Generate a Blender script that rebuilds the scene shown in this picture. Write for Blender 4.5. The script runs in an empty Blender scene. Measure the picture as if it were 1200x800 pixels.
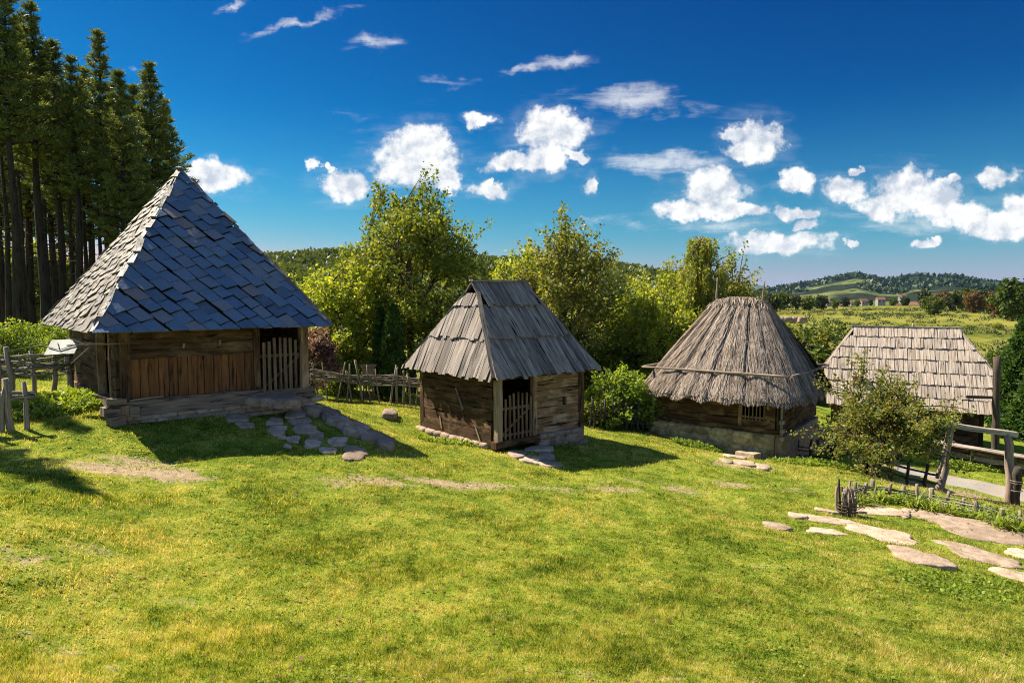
import bpy, math, random
import numpy as np
from mathutils import Vector, Matrix, noise as mnoise
R = math.radians
S = bpy.context.scene
COL = S.collection

# ------------------------------------------------------------------ camera
F = 800.0; TH = math.atan(55/800)          # pixels of a 1200 wide frame
cd = bpy.data.cameras.new('camera'); cam = bpy.data.objects.new('camera', cd); COL.objects.link(cam)
cd.sensor_width = 36; cd.lens = 24; cd.clip_start = 0.1; cd.clip_end = 30000
cam.rotation_euler = (math.pi/2 - TH, 0, 0)
S.camera = cam
FW = Vector((0, math.cos(TH), -math.sin(TH))); UP = Vector((0, math.sin(TH), math.cos(TH)))
def W(px, py, D):
    """point of the place seen at a photo position, at depth D (metres along +Y)"""
    d = FW + Vector(((px-600)/F, 0, 0)) + UP*((400-py)/F)
    return d*(D/d.y)
# ------------------------------------------------------------------ world and sun
SUN_AZ, SUN_EL = R(-61), R(46)
w = bpy.data.worlds.new('World'); S.world = w; w.use_nodes = True
sl = bpy.data.lights.new('sun', 'SUN'); sl.energy = 5.0; sl.angle = R(0.5); sl.color = (1, .91, .76)
so = bpy.data.objects.new('sun', sl); COL.objects.link(so)
sdir = Vector((math.sin(SUN_AZ)*math.cos(SUN_EL), math.cos(SUN_AZ)*math.cos(SUN_EL), math.sin(SUN_EL)))
so.rotation_euler = sdir.to_track_quat('Z', 'Y').to_euler(); so.location = (-20, 10, 30)
S.view_settings.view_transform = 'Standard'; S.view_settings.look = 'None'
S.view_settings.exposure = 1.18; S.view_settings.gamma = 1
cy = S.cycles
cy.max_bounces = 5; cy.diffuse_bounces = 3; cy.glossy_bounces = 2; cy.transmission_bounces = 3
cy.transparent_max_bounces = 6; cy.volume_bounces = 0; cy.use_adaptive_sampling = True
cy.adaptive_threshold = 0.012; cy.caustics_reflective = False; cy.caustics_refractive = False
cy.use_denoising = True; cy.denoising_prefilter = 'NONE'
try: cy.denoiser = 'OPENIMAGEDENOISE'
except Exception: pass
cy.sample_clamp_indirect = 6; cy.filter_width = 1.05

class NT:
    """small helper over a node tree"""
    def __init__(s, nt): s.nt = nt; nt.nodes.clear()
    def n(s, t, **k):
        o = s.nt.nodes.new(t)
        for a, b in k.items():
            if a[0] == 'i' and a[1:].isdigit(): s.set(o.inputs[int(a[1:])], b)
            elif a.startswith('in_'): s.set(o.inputs[a[3:].replace('_', ' ')], b)
            else: setattr(o, a, b)
        return o
    def set(s, sock, v):
        if isinstance(v, bpy.types.NodeSocket): s.nt.links.new(v, sock)
        elif isinstance(v, bpy.types.Node): s.nt.links.new(v.outputs[0], sock)
        else: sock.default_value = v
    def m(s, op, a, b=0.0, c=0.0, clamp=False):
        o = s.nt.nodes.new('ShaderNodeMath'); o.operation = op; o.use_clamp = clamp
        s.set(o.inputs[0], a); s.set(o.inputs[1], b); s.set(o.inputs[2], c); return o.outputs[0]
    def v(s, op, a, b=(0,0,0), out=0):
        o = s.nt.nodes.new('ShaderNodeVectorMath'); o.operation = op
        s.set(o.inputs[0], a); s.set(o.inputs[1], b); return o.outputs[out]
    def mix(s, f, a, b, bt='MIX'):
        o = s.nt.nodes.new('ShaderNodeMix'); o.data_type = 'RGBA'; o.blend_type = bt
        s.set(o.inputs[0], f); s.set(o.inputs[6], a); s.set(o.inputs[7], b); return o.outputs[2]
    def noise(s, vec, sc, det=4, rough=.55, dist=0, dim='3D'):
        o = s.nt.nodes.new('ShaderNodeTexNoise'); o.noise_dimensions = dim
        s.set(o.inputs['Vector'], vec); o.inputs['Scale'].default_value = sc; o.inputs['Detail'].default_value = det
        o.inputs['Roughness'].default_value = rough; o.inputs['Distortion'].default_value = dist; return o.outputs[0]
    def ramp(s, f, pts, mode='LINEAR'):
        o = s.nt.nodes.new('ShaderNodeValToRGB'); o.color_ramp.interpolation = mode; e = o.color_ramp.elements
        while len(e) < len(pts): e.new(.5)
        for i, (p, c) in enumerate(pts):
            e[i].position = p; e[i].color = (c, c, c, 1) if isinstance(c, (int, float)) else (*c, 1)
        s.set(o.inputs[0], f); return o.outputs[0]

T = NT(w.node_tree)
out = T.n('ShaderNodeOutputWorld')
sky = T.n('ShaderNodeTexSky'); sky.sky_type = 'NISHITA'; sky.sun_disc = False
sky.sun_elevation = SUN_EL; sky.sun_rotation = SUN_AZ % (2*math.pi); sky.altitude = 900; sky.air_density = 1.0; sky.dust_density = .3; sky.ozone_density = 3.0
hs = T.n('ShaderNodeHueSaturation'); hs.inputs['Saturation'].default_value = 1.28; hs.inputs['Value'].default_value = 1.0; hs.inputs['Hue'].default_value = .492
T.set(hs.inputs['Color'], sky.outputs[0])
# deepen the blue as the polarised photograph shows it: one contrast curve per channel
sr = T.n('ShaderNodeSeparateColor'); T.set(sr.inputs[0], hs.outputs[0]); sc_ = T.n('ShaderNodeCombineColor')
for ch, (ga, gn) in enumerate(((4.0, 6.0), (1.75, .96), (1.35, .80))):
    xx_ = T.m('MINIMUM', T.m('MULTIPLY', sr.outputs[ch], .115), 1.0)
    T.set(sc_.inputs[ch], T.m('MULTIPLY', T.m('POWER', xx_, ga), gn/.115/2.26))
bg1 = T.n('ShaderNodeBackground'); bg1.inputs[1].default_value = 0.115; 
geo = T.n('ShaderNodeNewGeometry')
dirn = T.v('MULTIPLY', geo.outputs['Incoming'], (-1, -1, -1))
sep = T.n('ShaderNodeSeparateXYZ'); T.set(sep.inputs[0], dirn)
# pale band at the horizon; towards the zenith and behind the viewer the plain sky comes back
hz_ = T.m('POWER', T.m('SUBTRACT', 1.0, T.m('DIVIDE', T.m('MAXIMUM', sep.outputs[2], 0.0), .26), clamp=True), 1.6)
k_ = 1/.115/2.26
c1_ = T.mix(T.m('MULTIPLY', hz_, .85), sc_.outputs[0], (.14*k_, .385*k_, .58*k_, 1))
zen = T.n('ShaderNodeMapRange', interpolation_type='SMOOTHSTEP'); T.set(zen.inputs[0], T.m('ADD', sep.outputs[2], T.m('MULTIPLY', T.m('MAXIMUM', T.m('MULTIPLY', sep.outputs[1], -1.0), 0.0), .8))); zen.inputs[1].default_value = .5; zen.inputs[2].default_value = .72
T.set(bg1.inputs[0], T.mix(T.m('MULTIPLY', zen.outputs[0], .5), c1_, sky.outputs[0]))
ysafe = T.m('MAXIMUM', sep.outputs[1], .05)
cu = T.m('DIVIDE', sep.outputs[0], ysafe); cv = T.m('DIVIDE', sep.outputs[2], ysafe)
cmb = T.n('ShaderNodeCombineXYZ'); T.set(cmb.inputs[0], cu); T.set(cmb.inputs[1], cv)
P0 = cmb.outputs[0]
wn = T.n('ShaderNodeTexNoise'); T.set(wn.inputs['Vector'], P0); wn.inputs['Scale'].default_value = 22; wn.inputs['Detail'].default_value = 6; wn.inputs['Roughness'].default_value = .6
warp = T.v('MULTIPLY', T.v('SUBTRACT', wn.outputs[1], (.5, .5, .5)), (.07, .05, 0))
P1 = T.v('ADD', P0, warp)
def field(P, items):
    cur = None
    for it in items:
        px, py, rx, ry = it[:4]; g = it[4] if len(it) > 4 else 1.0; rot = it[5] if len(it) > 5 else 0
        d = W(px, py, 1.0)
        q = T.v('SUBTRACT', P, (d.x, d.z, 0))
        if rot:
            vr = T.n('ShaderNodeVectorRotate', rotation_type='Z_AXIS'); T.set(vr.inputs['Vector'], q); vr.inputs['Angle'].default_value = R(rot); q = vr.outputs[0]
        l = T.v('LENGTH', T.v('MULTIPLY', q, (800/rx, 800/ry, 0)), out=1)
        f = T.m('MULTIPLY', T.m('SUBTRACT', 1.0, l), g)
        cur = f if cur is None else T.m('MAXIMUM', cur, f)
    return cur
CUM = [(255,208,44,18),(238,200,24,14),(405,216,38,20),(486,190,56,34),(495,168,36,24),(525,208,24,16),(372,193,9,7),(388,196,7,5),
       (650,152,50,26),(612,192,54,14),(640,180,30,20),(676,181,18,6),(560,141,20,8),(575,221,26,8,.8),(570,212,10,6,.8),(687,213,12,13),
       (886,164,38,27),(857,156,18,9),(870,178,26,14),(832,222,42,28),(812,246,50,12),(858,245,40,12),(938,212,24,13),(990,222,30,17),(1004,199,11,6),
       (930,249,26,9),(914,284,78,14),(944,264,17,9),(1063,214,36,22),(1042,238,44,22),(1098,236,42,26),(1120,252,46,20),(1112,212,15,7),
       (1166,210,30,13),(1166,264,46,20),(1196,248,34,24),(1090,284,15,6),(1002,284,9,4),(935,267,8,5)]
n2 = T.noise(P0, 38, 8, .62)
n3 = T.noise(T.v('ADD', P0, (-.007, .006, 0)), 38, 8, .62)
fc = field(P1, CUM)
n6 = T.noise(P0, 17, 5, .55); n7 = T.noise(T.v('ADD', P0, (-.013, .016, 0)), 17, 5, .55)
dens = T.m('ADD', T.m('ADD', fc, .015), T.m('ADD', T.m('MULTIPLY', T.m('SUBTRACT', n2, .5), .85), T.m('MULTIPLY', T.m('SUBTRACT', n6, .5), .7)))
acum = T.n('ShaderNodeMapRange', interpolation_type='SMOOTHSTEP'); T.set(acum.inputs[0], dens); acum.inputs[1].default_value = -.03; acum.inputs[2].default_value = .42
CIR = [(785,190,110,24,1.25,2),(800,205,90,10,1.0,3),(350,27,90,9,1,-16),(440,47,50,14,1,-8),(272,9,26,6,1,-20),(742,118,110,24,1.1,4),(662,72,60,12,1,-6),(612,83,28,7,1,-8),
       (700,262,120,16,.6,0),(1080,262,170,34,.75,0),(560,215,60,20,.7,0),(850,262,130,24,.7,2),(470,215,110,30,.6,0),(640,170,90,34,.55,0),(400,132,60,10,.6,4),(530,98,70,9,.6,3),(160,82,16,8,.7,-5),(860,205,120,26,.45,6)]
fci = field(P1, CIR)
sn = T.noise(T.v('MULTIPLY', P0, (.35, 1.6, 1)), 30, 7, .65, .6)
dci = T.m('ADD', fci, T.m('MULTIPLY', T.m('SUBTRACT', sn, .62), 1.9))
acir = T.n('ShaderNodeMapRange', interpolation_type='SMOOTHSTEP'); T.set(acir.inputs[0], dci); acir.inputs[1].default_value = .0; acir.inputs[2].default_value = .95; acir.inputs[4].default_value = .62
halo = T.n('ShaderNodeMapRange', interpolation_type='SMOOTHSTEP'); T.set(halo.inputs[0], T.m('ADD', fc, T.m('MULTIPLY', T.m('SUBTRACT', sn, .5), 2.6))); halo.inputs[1].default_value = -.55; halo.inputs[2].default_value = .45; halo.inputs[4].default_value = .12
alpha = T.m('MAXIMUM', T.m('MAXIMUM', acum.outputs[0], acir.outputs[0]), halo.outputs[0])
alpha = T.m('MULTIPLY', alpha, T.m('GREATER_THAN', sep.outputs[1], .06))
relief = T.m('ADD', T.m('ADD', .66, T.m('MULTIPLY', T.m('SUBTRACT', n6, n7), 5.0)), T.m('MULTIPLY', T.m('SUBTRACT', n2, n3), 2.6), clamp=True)
edge = T.m('SUBTRACT', 1.0, T.m('MULTIPLY', T.m('SUBTRACT', dens, .25), .25))
ccol = T.mix(T.m('MULTIPLY', relief, edge, clamp=True), (.55, .61, .71, 1), (1.0, .995, .98, 1))
bg2 = T.n('ShaderNodeBackground'); T.set(bg2.inputs[0], ccol); bg2.inputs[1].default_value = .475
ms = T.n('ShaderNodeMixShader'); T.set(ms.inputs[0], alpha); T.set(ms.inputs[1], bg1.outputs[0]); T.set(ms.inputs[2], bg2.outputs[0])
T.set(out.inputs[0], ms.outputs[0])
w.cycles.sampling_method = 'MANUAL'; w.cycles.sample_map_resolution = 512

# ------------------------------------------------------------------ materials
def newmat(name):
    m = bpy.data.materials.new(name); m.use_nodes = True
    return m, NT(m.node_tree)
def finish(t, col, rough=.85, spec=.25, bump=None, bstr=.4, bdist=.02):
    b = t.n('ShaderNodeBsdfPrincipled'); o = t.n('ShaderNodeOutputMaterial')
    t.set(b.inputs['Base Color'], col); t.set(b.inputs['Roughness'], rough); b.inputs['Specular IOR Level'].default_value = spec
    if bump is not None:
        bn = t.n('ShaderNodeBump'); bn.inputs['Strength'].default_value = bstr; bn.inputs['Distance'].default_value = bdist
        t.set(bn.inputs['Height'], bump); t.set(b.inputs['Normal'], bn.outputs[0])
    t.set(o.inputs[0], b.outputs[0]); return b
def wood(name, c0, c1, c2=None, gs=26, rough=.85, vary=.5, crack=True, spec=.2):
    """grain runs along V of the UV map (metres)"""
    m, t = newmat(name)
    uv = t.n('ShaderNodeUVMap').outputs[0]
    g = t.n('ShaderNodeNewGeometry'); rnd = g.outputs['Random Per Island']
    u2 = t.v('ADD', uv, t.v('MULTIPLY', rnd, (7, 13, 3)))
    grain = t.noise(t.v('MULTIPLY', u2, (gs, 1.3, 1)), 1, 6, .65, .3)
    fine = t.noise(t.v('MULTIPLY', u2, (gs*5, 4, 1)), 1, 3, .6)
    blot = t.noise(t.v('MULTIPLY', u2, (3.5, 1.6, 1)), 1, 5, .6, .5)
    f = t.m('ADD', t.m('MULTIPLY', grain, .62), t.m('ADD', t.m('MULTIPLY', fine, .22), t.m('MULTIPLY', blot, .16)))
    col = t.ramp(f, [(.36, c0), (.62, c1)])
    if c2: col = t.mix(t.ramp(blot, [(.5, 0.0), (.66, 1.0)]), col, (*c2, 1))
    val = t.m('ADD', 1-vary/2, t.m('MULTIPLY', rnd, vary))
    col = t.mix(1.0, col, t.mix(val, (0, 0, 0, 1), (1, 1, 1, 1)), 'MULTIPLY')
    if crack:
        ck = t.ramp(grain, [(.34, .15), (.43, 1.0)])
        col = t.mix(1.0, col, ck, 'MULTIPLY')
    finish(t, col, rough, spec, f, .6, .02)
    return m
def stone(name, c0, c1, c2, sc=6, rough=.9, bd=.03):
    m, t = newmat(name)
    p = t.n('ShaderNodeNewGeometry').outputs['Position']
    n = t.noise(p, sc, 7, .65); nb = t.noise(p, sc*.35, 3, .5); nf = t.noise(p, sc*9, 4, .6)
    rnd = t.nt.nodes.new('ShaderNodeObjectInfo').outputs['Random']
    col = t.ramp(n, [(.35, c0), (.6, c1)])
    col = t.mix(t.ramp(nb, [(.52, 0.0), (.68, .8)]), col, (*c2, 1))
    col = t.mix(1.0, col, t.ramp(t.m('ADD', t.m('MULTIPLY', nf, .7), t.m('MULTIPLY', rnd, .3)), [(.3, .6), (.65, 1.15)]), 'MULTIPLY')
    finish(t, col, rough, .2, t.m('ADD', n, t.m('MULTIPLY', nf, .35)), .8, bd)
    return m
def leafmat(name, cols, trans=.45, rough=.55, patch=1.2):
    """cols: list of 3 colours along a per-leaf random blended with a soft patch noise"""
    m, t = newmat(name)
    g = t.n('ShaderNodeNewGeometry')
    pn = t.noise(g.outputs['Position'], patch, 3, .6)
    f = t.m('ADD', t.m('MULTIPLY', g.outputs['Random Per Island'], .45), t.m('MULTIPLY', t.m('SUBTRACT', pn, .22), .9))
    k = len(cols)
    col = t.ramp(f, [(.15 + .7*i/(k-1), c) for i, c in enumerate(cols)])
    b = t.n('ShaderNodeBsdfPrincipled'); t.set(b.inputs['Base Color'], col); b.inputs['Roughness'].default_value = rough; b.inputs['Specular IOR Level'].default_value = .3
    tr = t.n('ShaderNodeBsdfTranslucent'); t.set(tr.inputs[0], t.mix(1.0, col, (1.35, 1.25, .55, 1), 'MULTIPLY'))
    mx = t.n('ShaderNodeMixShader'); mx.inputs[0].default_value = trans; t.set(mx.inputs[1], b.outputs[0]); t.set(mx.inputs[2], tr.outputs[0])
    o = t.n('ShaderNodeOutputMaterial'); t.set(o.inputs[0], mx.outputs[0])
    return m
def plain(name, c, rough=.8, metal=0):
    m, t = newmat(name)
    p = t.n('ShaderNodeTexCoord').outputs['Object']; n = t.noise(p, 9, 5, .6)
    col = t.mix(t.ramp(n, [(.35, 0.0), (.65, 1.0)]), (c[0]*.72, c[1]*.72, c[2]*.72, 1), (*c, 1))
    b = finish(t, col, rough, .3, n, .2, .01); b.inputs['Metallic'].default_value = metal
    return m
M = {}
M['roofgrey'] = wood('weathered_board', (.035,.028,.024), (.46,.385,.32), (.25,.20,.155), 22, .7, 1.0)
M['roofsilver'] = wood('silver_board', (.17,.135,.105), (.60,.50,.40), (.36,.28,.21), 30, .8, .6)
M['darklog'] = wood('dark_log', (.02,.011,.006), (.125,.066,.03), (.20,.12,.06), 16, .9, .4)
M['midlog'] = wood('brown_log', (.07,.036,.016), (.34,.205,.105), (.45,.31,.19), 14, .85, .5)
M['blackwood'] = wood('near_black_wood', (.012,.007,.005), (.035,.018,.012), None, 14, .8, .4)  # near-black; as roof deck it puts shadow into the slate gaps
M['redplank'] = wood('red_brown_plank', (.06,.022,.008), (.31,.125,.036), (.17,.07,.026), 14, .6, .6)
M['palewood'] = wood('pale_wood', (.15,.10,.06), (.40,.30,.20), (.3,.22,.14), 20, .85, .4)
M['stakewood'] = wood('stake_wood', (.10,.075,.055), (.42,.33,.25), (.26,.2,.15), 22, .9, .7)
M['darkstake'] = wood('dark_stake_wood', (.03,.022,.016), (.12,.09,.065), (.07,.06,.045), 22, .9, .6)
M['barkdark'] = wood('dark_bark', (.014,.010,.008), (.065,.047,.036), (.035,.03,.024), 9, .95, .3)
M['bark'] = wood('bark', (.04,.03,.022), (.16,.125,.09), None, 10, .95, .3)
M['slabstone'] = stone('pinkish_slab', (.31,.22,.145), (.56,.42,.30), (.40,.285,.19), 5)
M['greystone'] = stone('grey_slab', (.20,.14,.10), (.43,.32,.235), (.30,.215,.15), 5)
M['limewall'] = stone('lime_wall', (.30,.22,.11), (.55,.43,.24), (.20,.145,.07), 7)
M['rubble'] = stone('rubble', (.22,.19,.16), (.46,.41,.35), (.3,.24,.18), 8)
M['earth'] = stone('dry_earth', (.28,.19,.12), (.45,.33,.22), (.36,.26,.17), 4)
M['gatewood'] = wood('gate_wood', (.07,.045,.027), (.26,.17,.10), (.18,.12,.075), 20, .85, .4)
M['sillwood'] = wood('sill_wood', (.07,.05,.036), (.33,.25,.185), (.20,.14,.10), 18, .85, .4)
M['metal'] = plain('pale_sheet', (.24,.26,.22), .6, .1)
M['pink'] = plain('pink_cover', (.75,.42,.45), .6)
M['redtile'] = plain('red_tile', (.27,.12,.08), .8)
M['render'] = plain('white_render', (.30,.28,.25), .8)
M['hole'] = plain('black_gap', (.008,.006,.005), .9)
M['brick'] = plain('pale_brick', (.42,.27,.2), .85)
# slate: one stone in two colours, for its skylit and sunlit faces
def slatemat(name, cols, lich):
    m, t = newmat(name)
    g = t.n('ShaderNodeNewGeometry'); rnd = g.outputs['Random Per Island']; p = g.outputs['Position']
    n = t.noise(p, 5, 6, .65); nf = t.noise(p, 60, 3, .6)
    col = t.ramp(rnd, [(i/(len(cols)-1), c) for i, c in enumerate(cols)])
    col = t.mix(t.ramp(n, [(.52, 0.0), (.74, .6)]), col, (*lich, 1))
    col = t.mix(1.0, col, t.ramp(nf, [(.3, .62), (.7, 1.25)]), 'MULTIPLY')
    finish(t, col, t.ramp(n, [(.3, .38), (.7, .7)]), .5, t.m('ADD', n, t.m('MULTIPLY', nf, .3)), .7, .025)
    return m
M['slate'] = slatemat('slate', [(.05,.085,.15), (.08,.14,.24), (.12,.18,.28), (.07,.13,.24), (.15,.18,.24), (.20,.16,.17)], (.17,.18,.19))  # blue skylight of the shaded faces is put into this colour
M['slatetan'] = slatemat('sunlit_tan_slate', [(.085,.065,.048), (.15,.115,.08), (.22,.17,.115), (.11,.088,.065)], (.20,.16,.10))  # warm sunlight on the left face is put into this colour
# thatch straw
m, t = newmat('thatch_straw'); M['straw'] = m
g = t.n('ShaderNodeNewGeometry'); rnd = g.outputs['Random Per Island']; p = g.outputs['Position']
n = t.noise(p, 3.0, 4, .6); f = t.m('ADD', t.m('MULTIPLY', rnd, .6), t.m('MULTIPLY', n, .4))
finish(t, t.ramp(f, [(.15, (.07,.05,.036)), (.45, (.26,.20,.15)), (.8, (.52,.42,.33))]), .8, .25)
m, t = newmat('thatch_under'); M['strawdark'] = m
n = t.noise(t.n('ShaderNodeNewGeometry').outputs['Position'], 20, 4, .6)
finish(t, t.ramp(n, [(.3, (.035,.025,.018)), (.7, (.14,.105,.08))]), .9, .1)
# foliage
M['leaf_pear'] = leafmat('pear_leaves', [(0.066,0.104,0.013), (0.207,0.252,0.034), (0.456,0.422,0.066)], .42)
M['leaf_olive'] = leafmat('olive_leaves', [(0.078,0.104,0.015), (0.234,0.252,0.046), (0.527,0.460,0.106)], .42)
M['leaf_lime'] = leafmat('lime_leaves', [(0.098,0.151,0.015), (0.293,0.353,0.040), (0.547,0.538,0.079)], .58)
M['leaf_birch'] = leafmat('birch_leaves', [(0.110,0.156,0.020), (0.256,0.300,0.039), (0.488,0.456,0.066)], .52)
M['leaf_dark'] = leafmat('dark_leaves', [(0.027,0.056,0.010), (0.075,0.119,0.020), (0.150,0.196,0.036)], .35)
M['leaf_yew'] = leafmat('cypress_leaves', [(.03,.065,.012), (.065,.13,.02), (.13,.20,.035)], .35)
M['leaf_purple'] = leafmat('purple_leaves', [(0.084,0.042,0.042), (0.224,0.126,0.112), (0.448,0.336,0.280)], .4)
M['leaf_rowan'] = leafmat('rowan_leaves', [(0.067,0.108,0.017), (0.180,0.240,0.044), (0.285,0.204,0.061), (0.247,0.324,0.066)], .42, patch=2.2)
M['leaf_red'] = leafmat('russet_leaves', [(.07,.045,.016), (.17,.10,.035), (.24,.15,.06)], .3)
M['needle'] = leafmat('pine_needles', [(0.052,0.081,0.020), (0.127,0.161,0.039), (0.265,0.276,0.083)], .35, patch=.8)
M['needle_green'] = leafmat('green_needles', [(0.023,0.058,0.014), (0.065,0.130,0.026), (0.130,0.208,0.042)], .3, patch=.9)
M['leaf_weed'] = leafmat('weed_leaves', [(0.105,0.169,0.018), (0.225,0.312,0.036), (0.390,0.442,0.072)], .45)
M['leaf_lily'] = leafmat('lily_leaves', [(0.104,0.168,0.022), (0.260,0.336,0.044), (0.468,0.480,0.088)], .45)
M['leaf_far'] = leafmat('far_leaves', [(0.060,0.090,0.014), (0.130,0.162,0.024), (0.240,0.243,0.036)], .2, patch=.03)
M['leaf_hill'] = leafmat('hill_leaves', [(0.018,0.033,0.013), (0.039,0.063,0.021), (0.075,0.098,0.026)], .1, patch=.004)
M['leaf_fardark'] = leafmat('far_dark_leaves', [(.02,.035,.012), (.045,.065,.02), (.08,.095,.026)], .2, patch=.3)
M['leaf_meadow'] = leafmat('meadow_leaves', [(0.045,0.075,0.012), (0.120,0.165,0.024), (0.225,0.255,0.042)], .3, patch=.3)
# grass blades and ground
m, t = newmat('grass_blade'); M['blade'] = m
g = t.n('ShaderNodeNewGeometry'); p = g.outputs['Position']
n = t.noise(p, .55, 4, .6); n5 = t.noise(p, 2.6, 4, .65)
n9 = t.noise(p, 9, 4, .7)
f = t.m('ADD', t.m('MULTIPLY', g.outputs['Random Per Island'], .42), t.m('ADD', t.m('ADD', t.m('MULTIPLY', t.m('SUBTRACT', n, .2), .85), t.m('MULTIPLY', t.m('SUBTRACT', t.noise(p, .17, 2, .5), .5), .5)), t.m('ADD', t.m('MULTIPLY', t.m('SUBTRACT', n5, .5), 1.1), t.m('MULTIPLY', t.m('SUBTRACT', n9, .5), 1.5))))
col = t.ramp(f, [(.05, (.04,.075,.006)), (.30, (.19,.235,.02)), (.50, (.42,.39,.06)), (.80, (.70,.56,.28))])
b = t.n('ShaderNodeBsdfPrincipled'); t.set(b.inputs['Base Color'], col); b.inputs['Roughness'].default_value = .6; b.inputs['Specular IOR Level'].default_value = .2
tr = t.n('ShaderNodeBsdfTranslucent'); t.set(tr.inputs[0], t.mix(1.0, col, (1.3, 1.25, .5, 1), 'MULTIPLY'))
mx = t.n('ShaderNodeMixShader'); mx.inputs[0].default_value = .45; t.set(mx.inputs[1], b.outputs[0]); t.set(mx.inputs[2], tr.outputs[0])
t.set(t.n('ShaderNodeOutputMaterial').inputs[0], mx.outputs[0])

m, t = newmat('lawn_ground'); M['ground'] = m
p = t.n('ShaderNodeNewGeometry').outputs['Position']
at = t.n('ShaderNodeAttribute', attribute_name='soil').outputs['Fac']
atm = t.n('ShaderNodeAttribute', attribute_name='meadow').outputs['Fac']
n = t.noise(p, .55, 4, .6); n5 = t.noise(p, 2.6, 5, .65); nf = t.noise(p, 14, 5, .75)
f = t.m('ADD', t.m('MULTIPLY', nf, .7), t.m('ADD', t.m('MULTIPLY', t.m('SUBTRACT', n, .25), .6), t.m('MULTIPLY', t.m('SUBTRACT', n5, .5), .8)))
gcol = t.ramp(f, [(.2, (.03,.065,.006)), (.5, (.16,.22,.02)), (.75, (.34,.33,.05)), (1.0, (.50,.38,.14))])
nm = t.noise(p, .028, 6, .65); nm2 = t.noise(p, .35, 5, .7)
mcol = t.ramp(t.m('ADD', t.m('MULTIPLY', nm, .55), t.m('MULTIPLY', nm2, .5)), [(.36, (.045,.065,.01)), (.47, (.13,.14,.02)), (.6, (.235,.22,.04)), (.75, (.30,.25,.075))])
gcol = t.mix(atm, gcol, mcol)
ns = t.noise(p, 3.5, 6, .7)
scol = t.ramp(t.noise(p, 9, 6, .7), [(.3, (.24,.165,.09)), (.65, (.46,.35,.22))])
sm = t.ramp(t.m('ADD', at, t.m('ADD', t.m('MULTIPLY', t.m('SUBTRACT', ns, .5), 1.2), t.m('MULTIPLY', t.m('SUBTRACT', t.noise(p, 16, 4, .7), .5), 1.3))), [(.45, 0.0), (.68, 1.0)])
finish(t, t.mix(sm, gcol, scol), .95, .05, t.m('ADD', nf, n5), .6, .05)

def hillmat(name, cols, fields, fs, fs2=.02, thresh=(.5,.56)):
    m, t = newmat(name)
    p = t.n('ShaderNodeNewGeometry').outputs['Position']
    n = t.noise(p, fs, 6, .7); big = t.noise(p, fs2, 3, .5, .4)
    vo = t.n('ShaderNodeTexVoronoi'); t.set(vo.inputs['Vector'], p); vo.inputs['Scale'].default_value = fs2*4
    c = t.ramp(n, [(.32, cols[0]), (.65, cols[1])])
    fcol = t.mix(t.ramp(t.noise(p, fs2*3, 2, .5), [(.4, 0.0), (.6, 1.0)]), (*fields[0], 1), (*fields[1], 1))
    pos = t.n('ShaderNodeSeparateXYZ'); t.set(pos.inputs[0], p)
    lowm = t.n('ShaderNodeAttribute', attribute_name='low').outputs['Fac']
    mask = t.ramp(t.m('ADD', big, t.m('MULTIPLY', lowm, .20)), [(thresh[0], 0.0), (thresh[1], 1.0)])
    hed = t.ramp(n, [(.38, 0.0), (.46, 1.0)])
    finish(t, t.mix(t.m('MULTIPLY', mask, hed), c, fcol), .95, .05, n, 1, 12)
    return m
M['hill_near'] = hillmat('wooded_slope', [(.06,.08,.015), (.19,.20,.04)], [(.24,.25,.05), (.16,.2,.045)], .12, .006, (.62,.68))
M['hill_far'] = hillmat('far_slope', [(.006,.011,.007), (.026,.034,.014)], [(.09,.12,.03), (.17,.17,.06)], .022, .0036, (.60,.66))
M['hill_blue'] = hillmat('mountain_slope', [(.05,.07,.05), (.09,.11,.07)], [(.16,.18,.1), (.16,.18,.1)], .004, .0008, (.6,.68))
m, t = newmat('gravel'); M['gravel'] = m
p = t.n('ShaderNodeNewGeometry').outputs['Position']
n = t.noise(p, 45, 4, .8); nb = t.noise(p, 1.2, 4, .6)
finish(t, t.mix(t.ramp(nb, [(.4, 0.0), (.65, .7)]), t.ramp(n, [(.3, (.20,.185,.165)), (.7, (.46,.43,.39))]), (.38,.28,.18,1)), .95, .1, n, .8, .02)

# ------------------------------------------------------------------ object helpers
def tag(o, label=None, cat=None, group=None, kind=None):
    if label: o['label'] = label
    if cat: o['category'] = cat
    if group: o['group'] = group
    if kind: o['kind'] = kind
    return o
def thing(name, loc, label, cat, rz=0, group=None, rot=None):
    o = bpy.data.objects.new(name, None); COL.objects.link(o); o.empty_display_size = .2
    o.location = loc; o.rotation_euler = rot if rot else (0, 0, rz)
    return tag(o, label, cat, group)
def link_mesh(name, me, mat, parent=None):
    if mat is not None and len(me.materials) == 0: me.materials.append(mat)
    o = bpy.data.objects.new(name, me); COL.objects.link(o)
    if parent is not None: o.parent = parent
    return o
def np_mesh(name, V, k):
    """V: (n*k,3) array, every k verts one face; UV v runs root to tip"""
    V = np.asarray(V, dtype=np.float32).reshape(-1, 3); nf = len(V)//k
    me = bpy.data.meshes.new(name); me.vertices.add(len(V)); me.loops.add(len(V)); me.polygons.add(nf)
    me.vertices.foreach_set('co', V.ravel())
    me.loops.foreach_set('vertex_index', np.arange(len(V), dtype=np.int32))
    me.polygons.foreach_set('loop_start', np.arange(0, len(V), k, dtype=np.int32))
    me.polygons.foreach_set('loop_total', np.full(nf, k, dtype=np.int32))
    me.update(calc_edges=True); return me
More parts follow.
